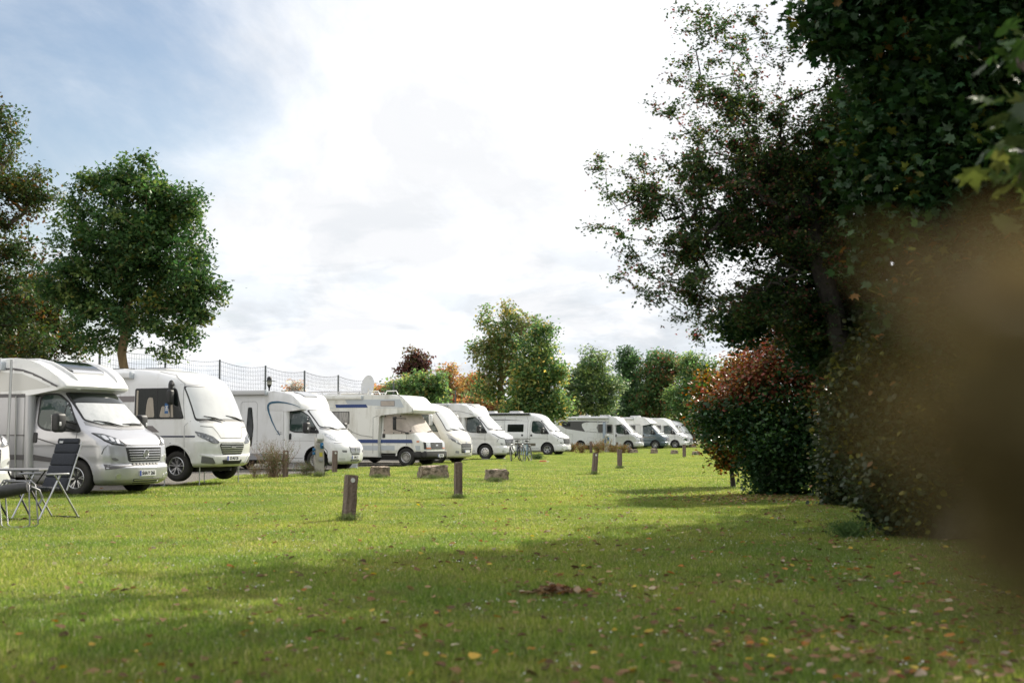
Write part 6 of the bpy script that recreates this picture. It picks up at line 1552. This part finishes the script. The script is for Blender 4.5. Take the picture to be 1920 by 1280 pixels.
stems('dry_shrub', 'dry brown twiggy plant beside the post with white discs, before the teal-arc motorhome', 'plant', 515, 897, 130, 1.05, .75, (.22, .15, .09), [(2, OL), (2, MG), (1, BR), (1, LG)], 1, None, 1700, .04, .0045, .38)
stems('weeds', 'green and brown weeds at the foot of the nearest hook-up pillar', 'plant', 575, 893, 70, .45, .9, (.14, .11, .06), [(3, MG), (2, OL), (1, BR)], 2, 'weeds between the pitches', 900, .035)
stems('weeds', 'small reddish weeds left of the dry twiggy plant', 'plant', 478, 897, 40, .5, .5, (.20, .13, .08), [(2, OL), (1, MG), (1, BR)], 3, 'weeds between the pitches', 350, .03)
WF = [(1050, 848, .55, 'rusty wildflower clump at the nose of the panel van'), (1072, 848, .7, 'orange wildflower clump left of the reddish post'), (1092, 850, .65, 'golden wildflower clump close by the reddish post'), (1122, 850, .8, 'tall wildflower clump between reddish post and far pillar'),
      (1132, 846, .95, 'tallest feathery wildflower clump, touching the far pillar'), (1150, 849, .6, 'low wildflower clump right of the far pillar'), (1168, 850, .6, 'reddish wildflower clump left of the far stone blocks'), (1030, 851, .45, 'purple-brown weed clump under the panel van nose')]
for i, (px, py, h, lab) in enumerate(WF):
    stems('wildflowers', lab, 'plant', px, py, 70, h, 1.1, (.26, .15, .07) if i != 7 else (.16, .08, .08), [(2, OR), (1.5, YE), (2, OL), (2, MG)] if i != 7 else [(2, MA), (2, BR), (1, OL)], 20 + i, 'wildflower clumps in the far bed', 700, .07, .009)
stems('grass_tuft', 'tufted grass mound right of the bicycles', 'plant', 1008, 862, 160, .32, .8, (.10, .15, .04), [(1, MG)], 40, 'grass tufts', 500, .05, .006, .5)
stems('grass_tuft', 'green tuft on the shaded grass before the dark shrubs', 'plant', 1590, 1010, 220, .22, .55, (.07, .13, .03), [(2, MG), (1, LG)], 41, 'grass tufts', 700, .035, .004, .5)
stems('grass_tuft', 'pale grass tuft among leaves at the dark shrubs', 'plant', 1680, 1000, 160, .28, .6, (.16, .17, .08), [(2, MG), (1, OL)], 42, 'grass tufts', 300, .035, .004, .5)

for i, (px, py, sp, hh, lab) in enumerate([(653, 979, .22, .13, 'grass tuft round the foot of the nearest, leaning post'), (859, 937, .2, .12, 'grass tuft round the foot of the plain upright post'), (711, 897, .5, .14, 'grass fringe along the small stone block'),
    (812, 900, .75, .15, 'grass fringe along the largest stone block'), (931, 905, .55, .15, 'grass fringe along the stump-shaped stone block'), (1114, 891, .25, .14, 'grass tuft at the foot of the leaning mid-distance post'), (1162, 880, .25, .14, 'grass tuft at the foot of the straight mid-distance post'), (598, 896, .4, .2, 'grass tuft at the foot of the nearest hook-up pillar')]):
    stems('grass_tuft', lab, 'plant', px, py, 90 + int(sp * 160), hh, sp * 1.6, (.15, .19, .05), [(1, MG), (1, LG)], 60 + i, 'grass tufts', 120, .03, .0035, .45)

def scatter_leaves():
    drift = lambda x, y: math.sin(x * 2.1 + 1.3 * math.sin(y * .9)) * math.sin(y * 1.3 + x * .6)
    r = np.random.default_rng(77); pts = []
    while len(pts) < 6500:
        y = 4.5 + 60 * r.random() ** 2.0; x = r.uniform(-.42, .42) * y
        right = (x / y + .40) / .8; dens = .10 + .9 * np.clip(right, 0, 1) ** 1.4
        if y > 32: dens *= .6
        dens *= 1.0 + .9 * drift(x, y)
        if r.random() < dens: pts.append((x, y, r.uniform(.03, .055)))
    for k in range(1500):   # drift at the foot of the red bush
        y = r.normal(25.5, 1.2); x = r.normal(4.6, 1.4); pts.append((x, y, r.uniform(.02, .05)))
    P_ = np.array(pts); n = len(P_); c = palette(n, [(3, (.24, .14, .075)), (3, (.13, .085, .05)), (1.6, (.38, .25, .14)), (.5, (.40, .17, .05)), (.5, (.50, .36, .07)), (.6, (.44, .36, .26)), (.1, (.26, .08, .05))], r)
    o = leaves_mesh('fallen_leaves', P_, r.uniform(.035, .075, n), c, 'wide', None, DRY, seed=7, flat=.35); tag(o, 'brown, orange and yellow leaves strewn over the grass', 'fallen leaves', kind='stuff')
scatter_leaves()
b = G(1040, 1115); r_ = np.random.default_rng(3); n = 260; P_ = np.stack([r_.normal(0, .10, n), r_.normal(0, .06, n), np.zeros(n)], 1); P_[:, 2] = .02 + .05 * np.exp(-(P_[:, 0] / .10) ** 2) * r_.random(n)
o = leaves_mesh('leaf_pile', P_, .06, palette(n, [(2, (.20, .11, .05)), (2, (.30, .20, .12)), (1, (.10, .06, .035)), (1, (.36, .30, .20))], r_), 'wide', None, DRY, seed=8, flat=.8); o.location = (b.x, b.y, 0); tag(o, 'little heap of withered leaves on the shaded grass', 'leaf heap')

# ---------------------------------------------------------------- odds and ends between the motorhomes
b = G(660, 878.5); mb = MB(); rbox(mb, (0, 0, .52), (.05, .45, 1.0), .01, 0, 2, Matrix.Rotation(.08, 3, 'Y')); mb.box((0, 0, .02), (.2, .5, .04)); o = mb.build('grey_board', PALEBLUE); o.location = b; o.rotation_euler = (0, 0, 1.2); tag(o, 'grey board leaning beside the nose of the teal-arc motorhome', 'board')
b = G(498, 897); root = empty('step_stool', b + Vector((0, 1.2, 0)), .2); tag(root, 'white folding step before the door with the narrow window', 'step')
mb = MB(); rbox(mb, (0, 0, .42), (.5, .32, .03), .012); mb.build('tread', DISC, root, 40)
for sg in (-1, 1): mb = MB(); mb.tube([(.22, sg * .14, .41), (-.02, sg * .15, .01)], .014, 6); mb.tube([(-.22, sg * .14, .41), (.2, sg * .15, .01)], .014, 6); mb.build('leg', DISC, root, 60)
b = G(1018, 867); mb = MB(); rbox(mb, (0, 0, .05), (.32, .2, .1), .04, 0, 3); rbox(mb, (.2, .05, .03), (.16, .14, .06), .03, 1, 3); o = mb.build('plastic_wrapper', [mat('orange_red_plastic', (.55, .12, .05), .4), DISC], None, 50); o.location = b; tag(o, 'small orange-red and white wrapper lying on the sunlit grass', 'litter')
